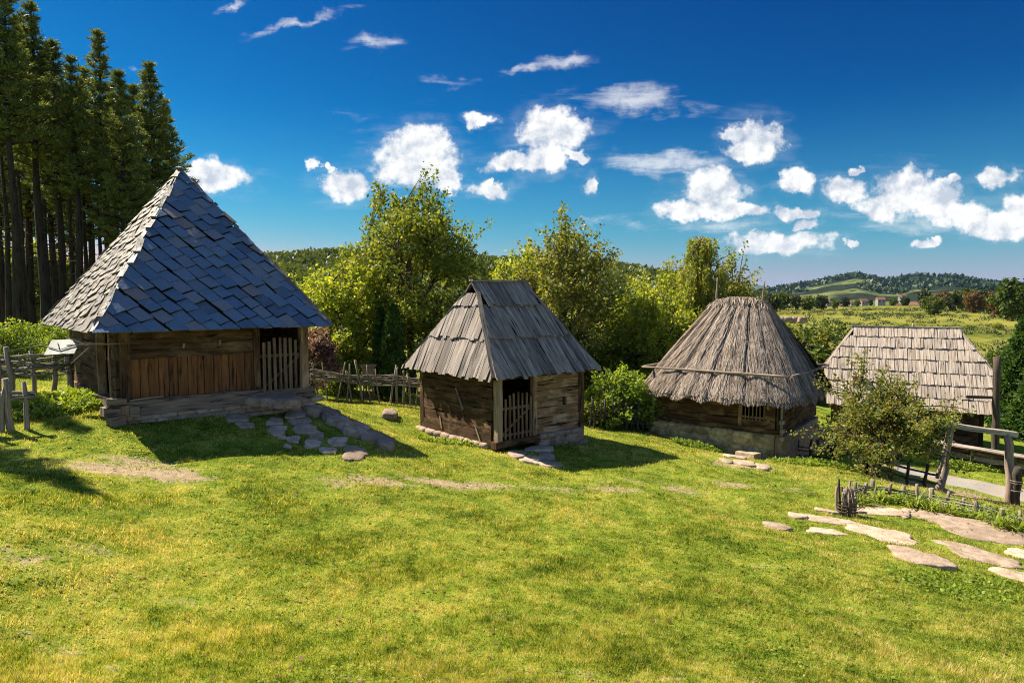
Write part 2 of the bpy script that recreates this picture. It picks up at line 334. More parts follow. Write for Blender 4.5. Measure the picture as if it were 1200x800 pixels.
class MB:
    def __init__(s): s.v = []; s.f = []; s.uv = []; s.sm = []
    def face(s, idx, uv, smooth=False): s.f.append(idx); s.uv.append(uv); s.sm.append(smooth)
    def beam(s, a, b, wd, ht, up=(0,0,1), seg=1, jit=0.0, taper=1.0, rnd=random):
        """rectangular timber from a to b"""
        a = Vector(a); b = Vector(b); d = (b-a); L = d.length; d.normalize()
        up = Vector(up); x = d.cross(up)
        if x.length < 1e-4: x = d.cross(Vector((1,0,0)))
        x.normalize(); y = x.cross(d).normalized()
        base = len(s.v); ou, ov = rnd.random()*5, rnd.random()*9
        for i in range(seg+1):
            q = i/seg; c = a + d*(L*q); k = 1+(taper-1)*q
            c = c + x*rnd.uniform(-jit, jit) + y*rnd.uniform(-jit, jit)
            for sx, sy in ((-1,-1),(1,-1),(1,1),(-1,1)):
                s.v.append(c + x*(sx*wd*k/2 + rnd.uniform(-jit, jit)*.5) + y*(sy*ht*k/2 + rnd.uniform(-jit, jit)*.5))
        per = [0, wd, wd+ht, 2*wd+ht, 2*wd+2*ht]
        for i in range(seg):
            for j in range(4):
                p0 = base+i*4+j; p1 = base+i*4+(j+1)%4; p2 = p1+4; p3 = p0+4
                v0, v1 = ov+L*i/seg, ov+L*(i+1)/seg
                s.face((p0, p1, p2, p3), ((ou+per[j], v0), (ou+per[j+1], v0), (ou+per[j+1], v1), (ou+per[j], v1)))
        e = base+seg*4
        s.face((base+3, base+2, base+1, base), ((ou,ov),(ou+wd,ov),(ou+wd,ov+ht*.2),(ou,ov+ht*.2)))
        s.face((e, e+1, e+2, e+3), ((ou,ov),(ou+wd,ov),(ou+wd,ov+ht*.2),(ou,ov+ht*.2)))
    def box(s, c, size, rz=0, jit=0.0):
        c = Vector(c); d = Vector((math.cos(rz), math.sin(rz), 0))
        s.beam(c - d*size[0]/2, c + d*size[0]/2, size[1], size[2], seg=1, jit=jit)
    def tube(s, pts, rads, n=7, jit=0.0, rnd=random, smooth=True, cap=True):
        base = len(s.v); pts = [Vector(p) for p in pts]; ov = rnd.random()*9; ou = rnd.random()*5; L = 0
        for i, p in enumerate(pts):
            d = (pts[min(i+1, len(pts)-1)] - pts[max(i-1, 0)]).normalized()
            x = d.cross(Vector((.13,.31,.94)) if abs(d.z) < .9 else Vector((1,.1,0))).normalized(); y = d.cross(x)
            for j in range(n):
                a = 2*math.pi*j/n; r = rads[i]*(1+rnd.uniform(-jit, jit))
                s.v.append(p + x*(math.cos(a)*r) + y*(math.sin(a)*r))
        for i in range(len(pts)-1):
            l1 = L + (pts[i+1]-pts[i]).length
            for j in range(n):
                a0 = base+i*n+j; a1 = base+i*n+(j+1)%n; w_ = 2*math.pi*max(rads[0], .01)/n
                s.face((a0, a1, a1+n, a0+n), ((ou+j*w_, ov+L), (ou+(j+1)*w_, ov+L), (ou+(j+1)*w_, ov+l1), (ou+j*w_, ov+l1)), smooth)
            L = l1
        if cap:
            e = base+(len(pts)-1)*n
            s.face(tuple(range(base+n-1, base-1, -1)), tuple((ou+.01*k, ov) for k in range(n)))
            s.face(tuple(range(e, e+n)), tuple((ou+.01*k, ov) for k in range(n)))
    def stick(s, a, b, r, r2=None, bend=.03, n=6, k=5, jit=.12, rnd=random):
        a = Vector(a); b = Vector(b); r2 = r if r2 is None else r2; L = (b-a).length
        off = Vector((rnd.uniform(-1,1), rnd.uniform(-1,1), rnd.uniform(-.4,.4)))*bend*L
        ps = [a.lerp(b, i/k) + off*math.sin(math.pi*i/k) + Vector((rnd.uniform(-1,1), rnd.uniform(-1,1), 0))*r*.25 for i in range(k+1)]
        s.tube(ps, [r+(r2-r)*i/k for i in range(k+1)], n, jit, rnd)
    def prism(s, top, bot, uvs):
        """closed prism from matching lists of 3D points"""
        base = len(s.v); n = len(top); s.v += [Vector(p) for p in top] + [Vector(p) for p in bot]
        s.face(tuple(range(base, base+n)), tuple(uvs))
        s.face(tuple(range(base+2*n-1, base+n-1, -1)), tuple(reversed(uvs)))
        for i in range(n):
            j = (i+1) % n
            s.face((base+i, base+n+i, base+n+j, base+j), (uvs[i], (uvs[i][0]+.01, uvs[i][1]+.01), (uvs[j][0]+.01, uvs[j][1]+.01), uvs[j]))
    def poly(s, pts):
        base = len(s.v); s.v += [Vector(p) for p in pts]; s.face(tuple(range(base, base+len(pts))), tuple((p[0], p[1]) for p in pts))
    def build(s, name, mat, parent=None, origin=None):
        me = bpy.data.meshes.new(name); o0 = Vector(origin) if origin is not None else Vector((0,0,0))
        me.from_pydata([tuple(v-o0) for v in s.v], [], s.f)
        ul = me.uv_layers.new(name='UVMap'); fl = [c for u in s.uv for p in u for c in p]
        ul.data.foreach_set('uv', fl); me.polygons.foreach_set('use_smooth', s.sm); me.update()
        o = link_mesh(name, me, mat, parent)
        if origin is not None: o.location = origin
        return o
def clip2(poly, clip):
    """Sutherland-Hodgman, clip is convex counter-clockwise"""
    outp = poly
    for i in range(len(clip)):
        a = clip[i]; b = clip[(i+1) % len(clip)]; inp = outp; outp = []
        if not inp: break
        def side(p): return (b[0]-a[0])*(p[1]-a[1]) - (b[1]-a[1])*(p[0]-a[0])
        for j in range(len(inp)):
            p = inp[j]; q = inp[(j+1) % len(inp)]; sp, sq = side(p), side(q)
            if sp >= 0: outp.append(p)
            if (sp >= 0) != (sq >= 0):
                k = sp/(sp-sq); outp.append((p[0]+(q[0]-p[0])*k, p[1]+(q[1]-p[1])*k))
    return outp
def area2(p): return .5*abs(sum(p[i][0]*p[(i+1) % len(p)][1]-p[(i+1) % len(p)][0]*p[i][1] for i in range(len(p))))
class Face:
    """a planar roof face: eave points a->b seen from outside left to right, c any point higher up"""
    def __init__(s, a, b, c):
        s.o = Vector(a); s.s = (Vector(b)-s.o).normalized(); c = Vector(c)-s.o
        s.t = (c - s.s*c.dot(s.s)).normalized(); s.n = s.s.cross(s.t).normalized()
    def to2(s, p): q = Vector(p)-s.o; return (q.dot(s.s), q.dot(s.t))
    def to3(s, p, h=0): return s.o + s.s*p[0] + s.t*p[1] + s.n*h
def tiles(mb, F_, clip, gen, rnd):
    for poly, thk, l0, l1, uvrot in gen:
        c = clip2(poly, clip) if clip else poly
        if len(c) < 3 or area2(c) < .0012: continue
        t0 = min(p[1] for p in poly); t1 = max(p[1] for p in poly); cx = sum(p[0] for p in poly)/len(poly)
        tw = rnd.uniform(-.02, .02)
        lift = lambda p: l0 + (l1-l0)*(p[1]-t0)/max(t1-t0, 1e-3) + tw*(p[0]-cx)
        ou, ov = rnd.random()*9, rnd.random()*9; ca, sa = math.cos(uvrot), math.sin(uvrot)
        uvs = [(ou+p[0]*ca-p[1]*sa, ov+p[0]*sa+p[1]*ca) for p in c]
        mb.prism([F_.to3(p, lift(p)+thk) for p in c], [F_.to3(p, lift(p)) for p in c], uvs)
def slate_gen(s0, s1, t0, t1, rnd, A, B):
    """skewed grid of slates"""
    det = A[0]*B[1]-A[1]*B[0]; cs = [(s0,t0),(s1,t0),(s0,t1),(s1,t1)]
    ii = [(x*B[1]-y*B[0])/det for x, y in cs]; jj = [(A[0]*y-A[1]*x)/det for x, y in cs]
    for j in range(int(min(jj))-1, int(max(jj))+2):
        sh = rnd.uniform(-.5, .5); wb = rnd.uniform(-.06, .06)
        for i in range(int(min(ii))-2, int(max(ii))+3):
            P = lambda a, b: ((i+a+sh)*A[0]+(j+b+wb)*B[0]+rnd.uniform(-.018,.018), (i+a+sh)*A[1]+(j+b+wb)*B[1]+rnd.uniform(-.018,.018))
            yield [P(.01,.03), P(.985,.03+rnd.uniform(-.02,.02)), P(.985,.955), P(.01,.955)], rnd.uniform(.016,.036), rnd.uniform(.015,.065), rnd.uniform(.0,.03), 0
def board_gen(s0, s1, rows, rnd, w0, w1, thk=.022, rag=.05, over=.12, lift=.05):
    for (ta, tb) in rows:
        x = s0
        while x < s1:
            wd = rnd.uniform(w0, w1); sk = rnd.uniform(-.015, .015); bt = ta - over*.5 + rnd.uniform(-rag, rag)
            yield [(x+.006, bt), (x+wd-.006, bt+rnd.uniform(-.015,.015)), (x+wd-.006+sk, tb+over*.5), (x+.006+sk, tb+over*.5)], rnd.uniform(thk*.8, thk*1.3), lift+rnd.uniform(-.02,.03), rnd.uniform(.0,.022), 0
            x += wd
def ccw(p):
    a = sum(p[i][0]*p[(i+1) % len(p)][1]-p[(i+1) % len(p)][0]*p[i][1] for i in range(len(p)))
    return p if a > 0 else p[::-1]

# ------------------------------------------------------------------ terrain
CP = [(0,800,4.5),(600,800,5.0),(1200,800,5.9),(-400,800,3.9),(1600,800,6.8),(600,700,7.2),(150,700,6.6),(1050,700,8.3),(600,650,9.0),
      (600,570,12.6),(350,600,9.8),(850,620,10.9),(200,560,10.6),(0,600,7.8),(0,480,14.0),(-300,560,9.5),(100,480,13.6),(138,494,13.0),(250,512,12.6),
      (400,520,13.4),(480,535,13.6),(300,486,14.6),(357,478,15.4),(440,500,16.3),(370,470,21.0),(490,478,21.5),(460,482,19),(490,509,17.6),(580,529,15.7),(700,518,17.6),
      (610,545,14.4),(700,500,21.5),(790,548,15.4),(780,513,21.4),(870,600,12.5),(913,544,19.8),(945,534,21.5),(980,548,18.0),(840,535,17.5),
      (985,597,13.2),(1000,612,12.2),(1190,684,9.6),(1060,588,14.2),(1150,604,13.2),(1300,640,12.5),(1240,605,14.5),(1183,589,18.8),(1100,576,19.0),(1041,566,18.2),(1150,562,22),
      (1080,545,24),(1000,520,26),(1120,520,28.7),(1210,520,30),(1300,560,24),(1180,505,37),(900,470,32),(400,440,34),(650,450,34),(60,420,26),(-200,430,24),(200,420,34)]
cps = np.array([[*W(*c)] for c in CP])
extra = [(-30,10,-1.3),(-25,-5,-1.6),(0,-8,-1.75),(0,1,-2.1),(22,0,-4.5),(26,14,-5.8),(-14,2,-1.9),(12,3,-3.9),(-45,30,-1.2),(45,30,-7.4),(40,50,-7.6),(0,52,-7.5),(-25,52,-3),(-50,55,-1.5),(-45,5,-0.8),(48,5,-6.5)]
cps = np.vstack([cps, np.array(extra, dtype=float)])
def _k(r): return np.where(r > 1e-9, r*r*np.log(np.maximum(r, 1e-9)), 0.0)
def _fit(c, lam=.35):
    n = len(c); d = np.hypot(c[:,None,0]-c[None,:,0], c[:,None,1]-c[None,:,1])
    A = np.zeros((n+3, n+3)); A[:n,:n] = _k(d) + np.eye(n)*lam; A[:n,n] = 1; A[:n,n+1:] = c[:,:2]; A[n:,:n] = A[:n,n:].T
    return np.linalg.solve(A, np.concatenate([c[:,2], np.zeros(3)]))
_w = _fit(cps)
def farz(x, y):
    r = np.hypot(x, y)
    z = -7.4 + 0*x
    z = z + 5.6*np.exp(-((x+45)/38.0)**2)*np.exp(-((y-20)/60.0)**2)
    z = z + .6*np.sin(x*.031+1)*np.sin(y*.023) + .25*np.sin(x*.11)*np.sin(y*.09+2)
    s = np.clip((y-60)/240, 0, 1)
    z = z + 2.2*s*np.clip((x-10)/60, 0, 1) + np.clip((x-150)/300, 0, 1)*np.clip(y/300, 0, 1)*5
    v = np.clip((r-330)/350, 0, 1); z = z - 28*v*v*(3-2*v)
    return z
def gz(x, y):
    x = np.atleast_1d(np.asarray(x, dtype=float)); y = np.atleast_1d(np.asarray(y, dtype=float))
    out = np.zeros(len(x)); r = np.hypot(x-0, y-22)
    near = r < 46
    for i0 in range(0, len(x), 100000):
        sl_ = slice(i0, i0+100000); idx = np.nonzero(near[sl_])[0]+i0
        if len(idx):
            d = np.hypot(x[idx,None]-cps[None,:,0], y[idx,None]-cps[None,:,1])
            out[idx] = _k(d)@_w[:len(cps)] + _w[-3] + _w[-2]*x[idx] + _w[-1]*y[idx]
    out[near] += .018*np.sin(x[near]*2.3+y[near]*1.1)+.014*np.sin(x[near]*4.1-y[near]*3.7+1)+.02*np.sin(y[near]*1.7-x[near]*.6)
    fz = farz(x, y); k = np.clip((r-26)/18, 0, 1); k = k*k*(3-2*k)
    return np.where(near, out*(1-k)+fz*k, fz)
def G(x, y): return float(gz([x], [y])[0])
def gnormal(x, y, e=.25):
    return Vector((-(G(x+e,y)-G(x-e,y))/(2*e), -(G(x,y+e)-G(x,y-e))/(2*e), 1)).normalized()
def on_ground(px, py, D0=None, lo=3.5, hi=45):
    """where the sight line of a photo position meets the terrain"""
    ds = np.geomspace(lo, hi, 500); d = W(px, py, 1.0)
    h = d.z*ds - gz(d.x*ds, ds)
    k = np.nonzero(h < 0)[0]
    D = ds[k[0]] if len(k) else hi
    return Vector((d.x*D, D, G(d.x*D, D)))
def GV(px, D):
    x = (px-600)/F*D; return Vector((x, D, G(x, D)))

angs = np.concatenate([np.arange(-50, 50, .3), np.arange(50, 310, 4.0)])*math.pi/180
rad = [0.0, 1.0]; r_ = 2.0
while r_ < 14000: rad.append(r_); r_ *= 1.0185 if r_ < 60 else 1.035
rad = np.array(rad[1:]); na, nr = len(angs), len(rad)
gx = (rad[:,None]*np.sin(angs)[None,:]).ravel(); gy = (rad[:,None]*np.cos(angs)[None,:]).ravel()
gzv = gz(gx, gy)
PATH = [W(*c) for c in [(130,556,11.0),(175,553,11.1),(215,552,11.2)]]
def bl(px, py, rx, ry, a=1.0):
    p = on_ground(px, py); return (p.x, p.y, rx, ry, a)
SOIL = [bl(130,552,.9,.45,.95), bl(195,556,.8,.4,1), bl(165,545,1.0,.4,.8), bl(450,566,.9,.3,.85), bl(520,566,.9,.3,1), bl(575,569,.7,.3,.8), bl(400,570,.5,.25,.7), bl(640,572,.8,.3,.7), bl(720,574,.9,.35,.8),
        bl(800,572,.8,.35,.6), bl(860,568,.8,.35,.8), bl(930,575,.7,.4,.55), bl(30,655,.5,.3,.65), bl(110,645,.6,.25,.6), bl(210,705,.6,.2,.5), bl(60,760,.4,.2,.5), bl(600,720,.5,.2,.45), bl(640,745,.4,.2,.45), bl(870,545,1.2,.7,.75), bl(680,790,.3,.12,.6)]
_r = random.Random(77)
for _i in range(46):
    SOIL.append(bl(_r.uniform(0, 1050), _r.uniform(600, 795), _r.uniform(.12,.4), _r.uniform(.06,.18), _r.uniform(.3,.62)) if _i < 38 else bl(_r.uniform(380, 900), _r.uniform(560, 580), _r.uniform(.3,.7), _r.uniform(.12,.25), _r.uniform(.5,.8)))
def soil(x, y):
    s_ = np.zeros(len(x))
    for cx, cy_, rx, ry, a in SOIL:
        s_ = np.maximum(s_, a*np.exp(-((x-cx)/rx)**2-((y-cy_)/ry)**2))
    # bare bank beyond the low fence by the track
    c = W(1125,572,18.5); s_ = np.maximum(s_, .95*np.exp(-((x-c.x)/2.6)**2-((y-c.y)/2.0)**2))
    return s_
V = [(0.0,0.0,G(0,0))] + list(zip(gx, gy, gzv)); Fc = []
for j in range(na): Fc.append((0, 1+(j+1) % na, 1+j))
for i in range(nr-1):
    b0 = 1+i*na; b1 = b0+na
    for j in range(na):
        k = (j+1) % na; Fc.append((b0+j, b0+k, b1+k, b1+j))
me = bpy.data.meshes.new('ground'); me.from_pydata(V, [], Fc); me.polygons.foreach_set('use_smooth', [True]*len(Fc))
sa = me.attributes.new('soil', 'FLOAT', 'POINT'); sv = np.concatenate([[0], soil(gx, gy)]).astype(np.float32); sa.data.foreach_set('value', sv)
ma = me.attributes.new('meadow', 'FLOAT', 'POINT'); mv = np.concatenate([[0], np.clip((np.hypot(gx, gy)-36)/12, 0, 1)]).astype(np.float32); ma.data.foreach_set('value', mv)
tag(link_mesh('ground', me, M['ground']), kind='structure')

# gravel track, a sheet draped over the ground
def drape(name, pts, width, mat, lift=.03, seg=60):
    pts = [Vector(p) for p in pts]; acc = [0]
    for a, b in zip(pts, pts[1:]): acc.append(acc[-1]+(b-a).length)
    mb = MB(); rows = []
    def at_(s_):
        s_ = min(max(s_, 0), acc[-1])
        for i in range(len(pts)-1):
            if s_ <= acc[i+1]: return pts[i].lerp(pts[i+1], (s_-acc[i])/(acc[i+1]-acc[i]))
        return pts[-1]
    for i in range(seg+1):
        s_ = acc[-1]*i/seg; p = (at_(s_-1.2)+at_(s_)+at_(s_+1.2))/3; d = (at_(s_+1)-at_(s_-1)); d.z = 0; d.normalize(); nx = Vector((-d.y, d.x, 0))
        row = []
        for k in range(9):
            q = p + nx*((k/8-.5)*width*(1+.08*math.sin(i*.7+k)))
            row.append(len(mb.v)); mb.v.append(Vector((q.x, q.y, G(q.x, q.y)+lift-(.05 if k in (0, 8) else 0))))
        rows.append(row)
    for a, b in zip(rows, rows[1:]):
        for k in range(8): mb.face((a[k], a[k+1], b[k+1], b[k]), ((0,0),(1,0),(1,1),(0,1)), True)
    return mb.build(name, mat)
TRK = [W(880,520,29), W(960,522,25.5), W(1040,540,22.8), W(1110,552,21.6), W(1200,572,20.0), W(1350,600,18.5)]
tag(drape('gravel_path', TRK, 2.0, M['gravel']), kind='structure')

# hills: height fields with a ridge line of their own
def hill(name, table, r0, rr, base, mat, a0, a1, na_=220, nr_=60, amp=0, seed=1):
    tx = [p[0] for p in table]; ty = [p[1] for p in table]
    V = []; lows = []
    for i in range(nr_+1):
        q = i/nr_; r = r0 + (rr*1.5-r0)*q
        for j in range(na_+1):
            px = a0 + (a1-a0)*j/na_; th = math.atan((px-600)/F)
            top = (345-np.interp(px, tx, ty))/F*math.cos(th)*rr
            k = (r-r0)/(rr-r0)
            pr = (k*k*(3-2*k)) if k < 1 else max(0, 1-((k-1)/.55)**2*.8)
            nz = mnoise.fractal(Vector((px*.012, r/rr*6, seed)), 1.0, 2.0, 5)
            z = base + (top-base)*pr + nz*amp*(min(1, k*2))*(1 if k < .85 else .3)
            V.append((r*math.sin(th), r*math.cos(th), z)); lows.append(1-min(1, max(0, k)))
    Fc = [(i*(na_+1)+j, i*(na_+1)+j+1, (i+1)*(na_+1)+j+1, (i+1)*(na_+1)+j) for i in range(nr_) for j in range(na_)]
    me = bpy.data.meshes.new(name); me.from_pydata(V, [], Fc); me.polygons.foreach_set('use_smooth', [True]*len(Fc))
    la = me.attributes.new('low', 'FLOAT', 'POINT'); la.data.foreach_set('value', lows)
    return tag(link_mesh(name, me, mat), kind='structure'), V
HA = [(-400,330),(-100,322),(150,312),(250,310),(330,305),(380,302),(450,304),(560,308),(640,309),(700,314),(760,320),(800,328),(850,341),(900,356),(960,380)]
hA, VA = hill('wooded_hill', HA, 130, 620, -22, M['hill_near'], -400, 960, 240, 60, 3.0, 3)
HB = [(700,362),(820,353),(870,347),(900,341),(925,336),(950,333),(975,328),(985,326.5),(1000,323.5),(1012,325),(1030,329),(1050,328.5),(1075,325.5),(1092,328),(1110,326.5),(1140,331),(1175,335),(1250,340),(1400,346),(1600,352)]
hB, VB = hill('distant_hills', HB, 900, 3000, -45, M['hill_far'], 700, 1600, 260, 70, 11, 8)
HC = [(600,352),(760,344),(820,338),(868,332.5),(885,334),(905,338),(935,335),(955,337),(1000,342),(1200,348),(1500,352)]
hC, VC = hill('blue_mountains', HC, 5500, 9500, -60, M['hill_blue'], 600, 1500, 160, 30, 40, 5)

# ------------------------------------------------------------------ huts
def wall_logs(mb, p, q, z0, z1, rows, th, rnd, openings=(), jit=.012, seg=9):
    """horizontal squared logs from p to q (local xy), leaving openings (s0,s1,za,zb) free"""
    p = Vector((p[0], p[1], 0)); q = Vector((q[0], q[1], 0)); L = (q-p).length; d = (q-p).normalized()
    hs_ = [rnd.uniform(.8, 1.25) for _ in range(rows)]; tot = sum(hs_); z = z0
    for h in hs_:
        h = h/tot*(z1-z0); spans = [(0, L)]
        for (s0, s1, za, zb) in openings:
            if z+h/2 > za and z+h/2 < zb:
                ns = []
                for a, b in spans:
                    if s0 > a: ns.append((a, min(b, s0)))
                    if s1 < b: ns.append((max(a, s1), b))
                ns = [(a, b) for a, b in ns if b-a > .03]; spans = ns
        for a, b in spans:
            mb.beam(p+d*a+Vector((0,0,z+h/2)), p+d*b+Vector((0,0,z+h/2)), th*rnd.uniform(.85, 1.1), h-.012, seg=max(1, int(seg*(b-a)/L)), jit=jit, rnd=rnd)
        z += h
def gate(parent, p, q, z0, z1, n, mat, rnd, wd=.05, arch=.08, diag=True, dep=.025, out=(0,0,0)):
    """slatted gate: upright slats, two rails and a diagonal brace, between local points p and q"""
    p = Vector((*p, 0)); q = Vector((*q, 0)); off = Vector(out); d = (q-p)
    g = thing('slatted_gate', (0,0,0), None, None); g.parent = parent
    for i in range(n):
        k = (i+.5)/n; c = p + d*k + off; top = z1 + arch*math.sin(math.pi*k) + rnd.uniform(-.03,.03)
        mb = MB(); mb.beam(c+Vector((0,0,z0+rnd.uniform(-.02,.02))), c+Vector((rnd.uniform(-.01,.01),0,top)), wd*rnd.uniform(.8,1.15), dep, up=tuple(off.normalized()), seg=4, jit=.004, rnd=rnd)
        mb.build('slat', mat, g)
    back = off*.5
    H = z1-z0
    for zz in (z0+H*.12, z0+H*.78): mb = MB(); mb.beam(p-d*.08+off*.55+Vector((0,0,zz)), q+d*.08+off*.55+Vector((0,0,zz)), dep, .06, seg=4, jit=.006, rnd=rnd); mb.build('rail', mat, g)
    if diag:
        mb = MB(); mb.beam(p+off*.45+Vector((0,0,z0+H*.15)), q+off*.45+Vector((0,0,z0+H*.78)), dep, .05, seg=4, jit=.005, rnd=rnd); mb.build('brace', mat, g)
    return g
def rock_mesh(c, rx, ry, rz_, seed, mb, sub=None, flat=.0):
    """lumpy stone built from a displaced sphere grid"""
    rnd = random.Random(seed); nu, nv = 14, 8; base = len(mb.v); c = Vector(c); ang = rnd.random()*6
    for i in range(nv+1):
        a = math.pi*i/nv - math.pi/2
        for j in range(nu):
            b = 2*math.pi*j/nu
            d = Vector((math.cos(a)*math.cos(b), math.cos(a)*math.sin(b), math.sin(a)))
            e = Vector([math.copysign(abs(v)**.6, v) for v in d])
            k = 1+.22*mnoise.noise(d*1.6+Vector((seed*1.7, 0, ang)))+.08*mnoise.noise(d*5+Vector((seed, 2, 0)))
            mb.v.append(c+Vector((e.x*rx*k, e.y*ry*k, e.z*rz_*k)))
    for i in range(nv):
        for j in range(nu):
            a0 = base+i*nu+j; a1 = base+i*nu+(j+1) % nu
            mb.face((a0, a1, a1+nu, a0+nu), ((0,0),(.1,0),(.1,.1),(0,.1)), True)
def rubble_course(mb, p, q, z0, z1, th, size, rnd):
    """a footing of fitted stones along p..q"""
    p = Vector((*p, 0)); q = Vector((*q, 0)); L = (q-p).length; d = (q-p).normalized(); z = z0
    rz = math.atan2(d.y, d.x)
    while z < z1-.03:
        h = min(rnd.uniform(.7, 1.2)*size*.6, z1-z); x = 0
        while x < L:
            wd = rnd.uniform(.7, 1.5)*size
            c = p+d*min(x+wd/2, L)+Vector((0,0,z+h/2)); o = len(mb.v)
            rock_mesh((0,0,0), wd*.56, th*.6, h*.58, rnd.randrange(9999), mb)
            Rm = Matrix.Rotation(rz, 3, 'Z')
            for k in range(o, len(mb.v)): mb.v[k] = Rm@mb.v[k] + c
            x += wd*.95
        z += h*.9

def place_hut(name, corner, xdir, label, z):
    rz = math.atan2(xdir[1], xdir[0])
    return thing(name, (corner[0], corner[1], z), label, 'hut', rz)

# ---- hut 1: slate roofed hut on the left -------------------------------------------------
rnd = random.Random(11)
zf = W(138,489,13).z                              # underside of the sill log
h1 = place_hut('slate_roofed_hut', (-7.5, 13.0), (.75, .66), 'dark plank hut under a steep pyramid roof of blue-grey slates, by the pines', zf)
LX, LY = 3.78, 4.9
ez = W(88,390,12.9).z - zf; az = 2.86 - zf        # eave and apex heights over the base
mb = MB(); rubble_course(mb, (-.05, -.02), (LX+.1, -.02), -.42, .02, .22, .3, rnd); rubble_course(mb, (-.02, .1), (-.02, LY), -.42, .02, .22, .32, rnd)
rubble_course(mb, (LX+.04, 0), (LX+.04, LY), -.8, .02, .22, .34, rnd); rubble_course(mb, (1.8, -.1), (LX+.1, -.1), -.9, -.15, .3, .34, rnd)
mb.build('foundation', M['greystone'], h1)
mb = MB(); mb.beam((-.16, -.02, .16), (2.7, -.02, .17), .26, .3, seg=12, jit=.014, rnd=rnd); mb.beam((2.7, -.02, .17), (LX+.1, -.02, .14), .24, .2, seg=5, jit=.012, rnd=rnd)
mb.build('sill_beam', M['sillwood'], h1)
mb = MB(); mb.beam((0, -.2, .12), (0, LY, .14), .24, .28, seg=10, jit=.012, rnd=rnd); mb.beam((LX, 0, .12), (LX, LY, .14), .24, .28, seg=10, jit=.012, rnd=rnd); mb.beam((0, LY, .12), (LX, LY, .14), .24, .28, seg=6, jit=.012, rnd=rnd)
mb.build('side_sill', M['midlog'], h1)
mb = MB()
for c, s_ in (((-.13, -.12, .33), (.34, .22, .13)), ((-.2, -.1, .17), (.3, .24, .16)), ((-.14, -.16, -.02), (.26, .3, .18)), ((.16, -.2, .13), (.16, .14, .2))): mb.box(c, s_, .1, .012)
mb.build('log_end', M['sillwood'], h1)
# front: posts, vertical planks, upper dark boards, door opening 2.62..3.6
mb = MB()
x = .16
while x < 2.52:
    wd = rnd.uniform(.13, .19); mb.beam((x+wd/2, .0, .31), (x+wd/2+rnd.uniform(-.005,.005), .0, 1.12), wd-.012, .03+rnd.uniform(0,.018), up=(0,1,0), seg=3, jit=.004, rnd=rnd); x += wd
mb.build('plank_wall', M['redplank'], h1)
mb = MB(); mb.beam((.1, -.03, 1.24), (2.56, -.03, 1.24), .05, .26, seg=8, jit=.006, rnd=rnd); mb.beam((.1, -.01, 1.52), (2.56, -.01, 1.52), .05, .3, seg=8, jit=.006, rnd=rnd)
mb.beam((-.1, -.02, 1.78), (LX+.1, -.02, 1.78), .16, .2, seg=8, jit=.006, rnd=rnd); mb.beam((-.1, LY, 1.78), (LX+.1, LY, 1.78), .16, .2, rnd=rnd); mb.beam((0, 0, 1.7), (0, LY, 1.7), .16, .2, rnd=rnd); mb.beam((LX, 0, 1.7), (LX, LY, 1.7), .16, .2, rnd=rnd)
mb.build('upper_board', M['darklog'], h1)
for xx, zz in ((1.12, 1.33), (1.82, 1.36)):
    mb = MB(); mb.beam((xx, -.075, zz-.05), (xx+.02, -.075, zz+.05), .035, .03, up=(0,1,0)); mb.build('wooden_peg', M['palewood'], h1)
for i, (xx, wd) in enumerate(((.08, .16), (2.6, .13), (3.68, .17))):
    mb = MB(); mb.beam((xx, -.01, .3 if i < 2 else .1), (xx, -.01, 1.72), wd, .17, up=(0,1,0), seg=6, jit=.006, rnd=rnd); mb.build('corner_post' if i != 1 else 'door_post', M['midlog' if i == 2 else 'darklog'], h1)
mb = MB(); wall_logs(mb, (0, .1), (0, LY), .27, 1.62, 5, .12, rnd, [(.5, 1.5, 0, 1.5)]); wall_logs(mb, (LX, .1), (LX, LY), .27, 1.62, 6, .12, rnd); wall_logs(mb, (0, LY), (LX, LY), .27, 1.7, 6, .12, rnd)
mb.build('side_wall', M['darklog'], h1)
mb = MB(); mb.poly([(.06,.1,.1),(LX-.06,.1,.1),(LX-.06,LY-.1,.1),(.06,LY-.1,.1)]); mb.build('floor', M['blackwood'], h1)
for yy in (.55, 1.65, LY-.05): mb = MB(); mb.beam((-.01, yy, .25), (-.01, yy, 1.7), .15, .15, up=(1,0,0), seg=4, jit=.008); mb.build('side_post', M['midlog'], h1)
gate(h1, (2.68, 0), (3.62, 0), .12, 1.28, 8, M['gatewood'], rnd, wd=.065, arch=.14, out=(0,-.12,0))
mb = MB()   # forked bracket poles at the left corner
mb.stick((-.9, -.35, 1.45), (.35, -.2, 1.42), .014, .012, rnd=rnd); mb.stick((-.55, -.3, 1.43), (-.9, -.32, 1.6), .012, .01, rnd=rnd); mb.stick((-.5, -.3, 1.43), (-.85, -.36, 1.12), .012, .01, rnd=rnd)
mb.build('forked_bracket', M['stakewood'], h1)
for p, q in (((-.5, -.1, .5), (-.02, -.2, .3)), ((.1, -.16, .33), (.7, -.17, .36))): mb = MB(); mb.stick(p, q, .02, .016, rnd=rnd); mb.build('loose_stick', M['stakewood'], h1)
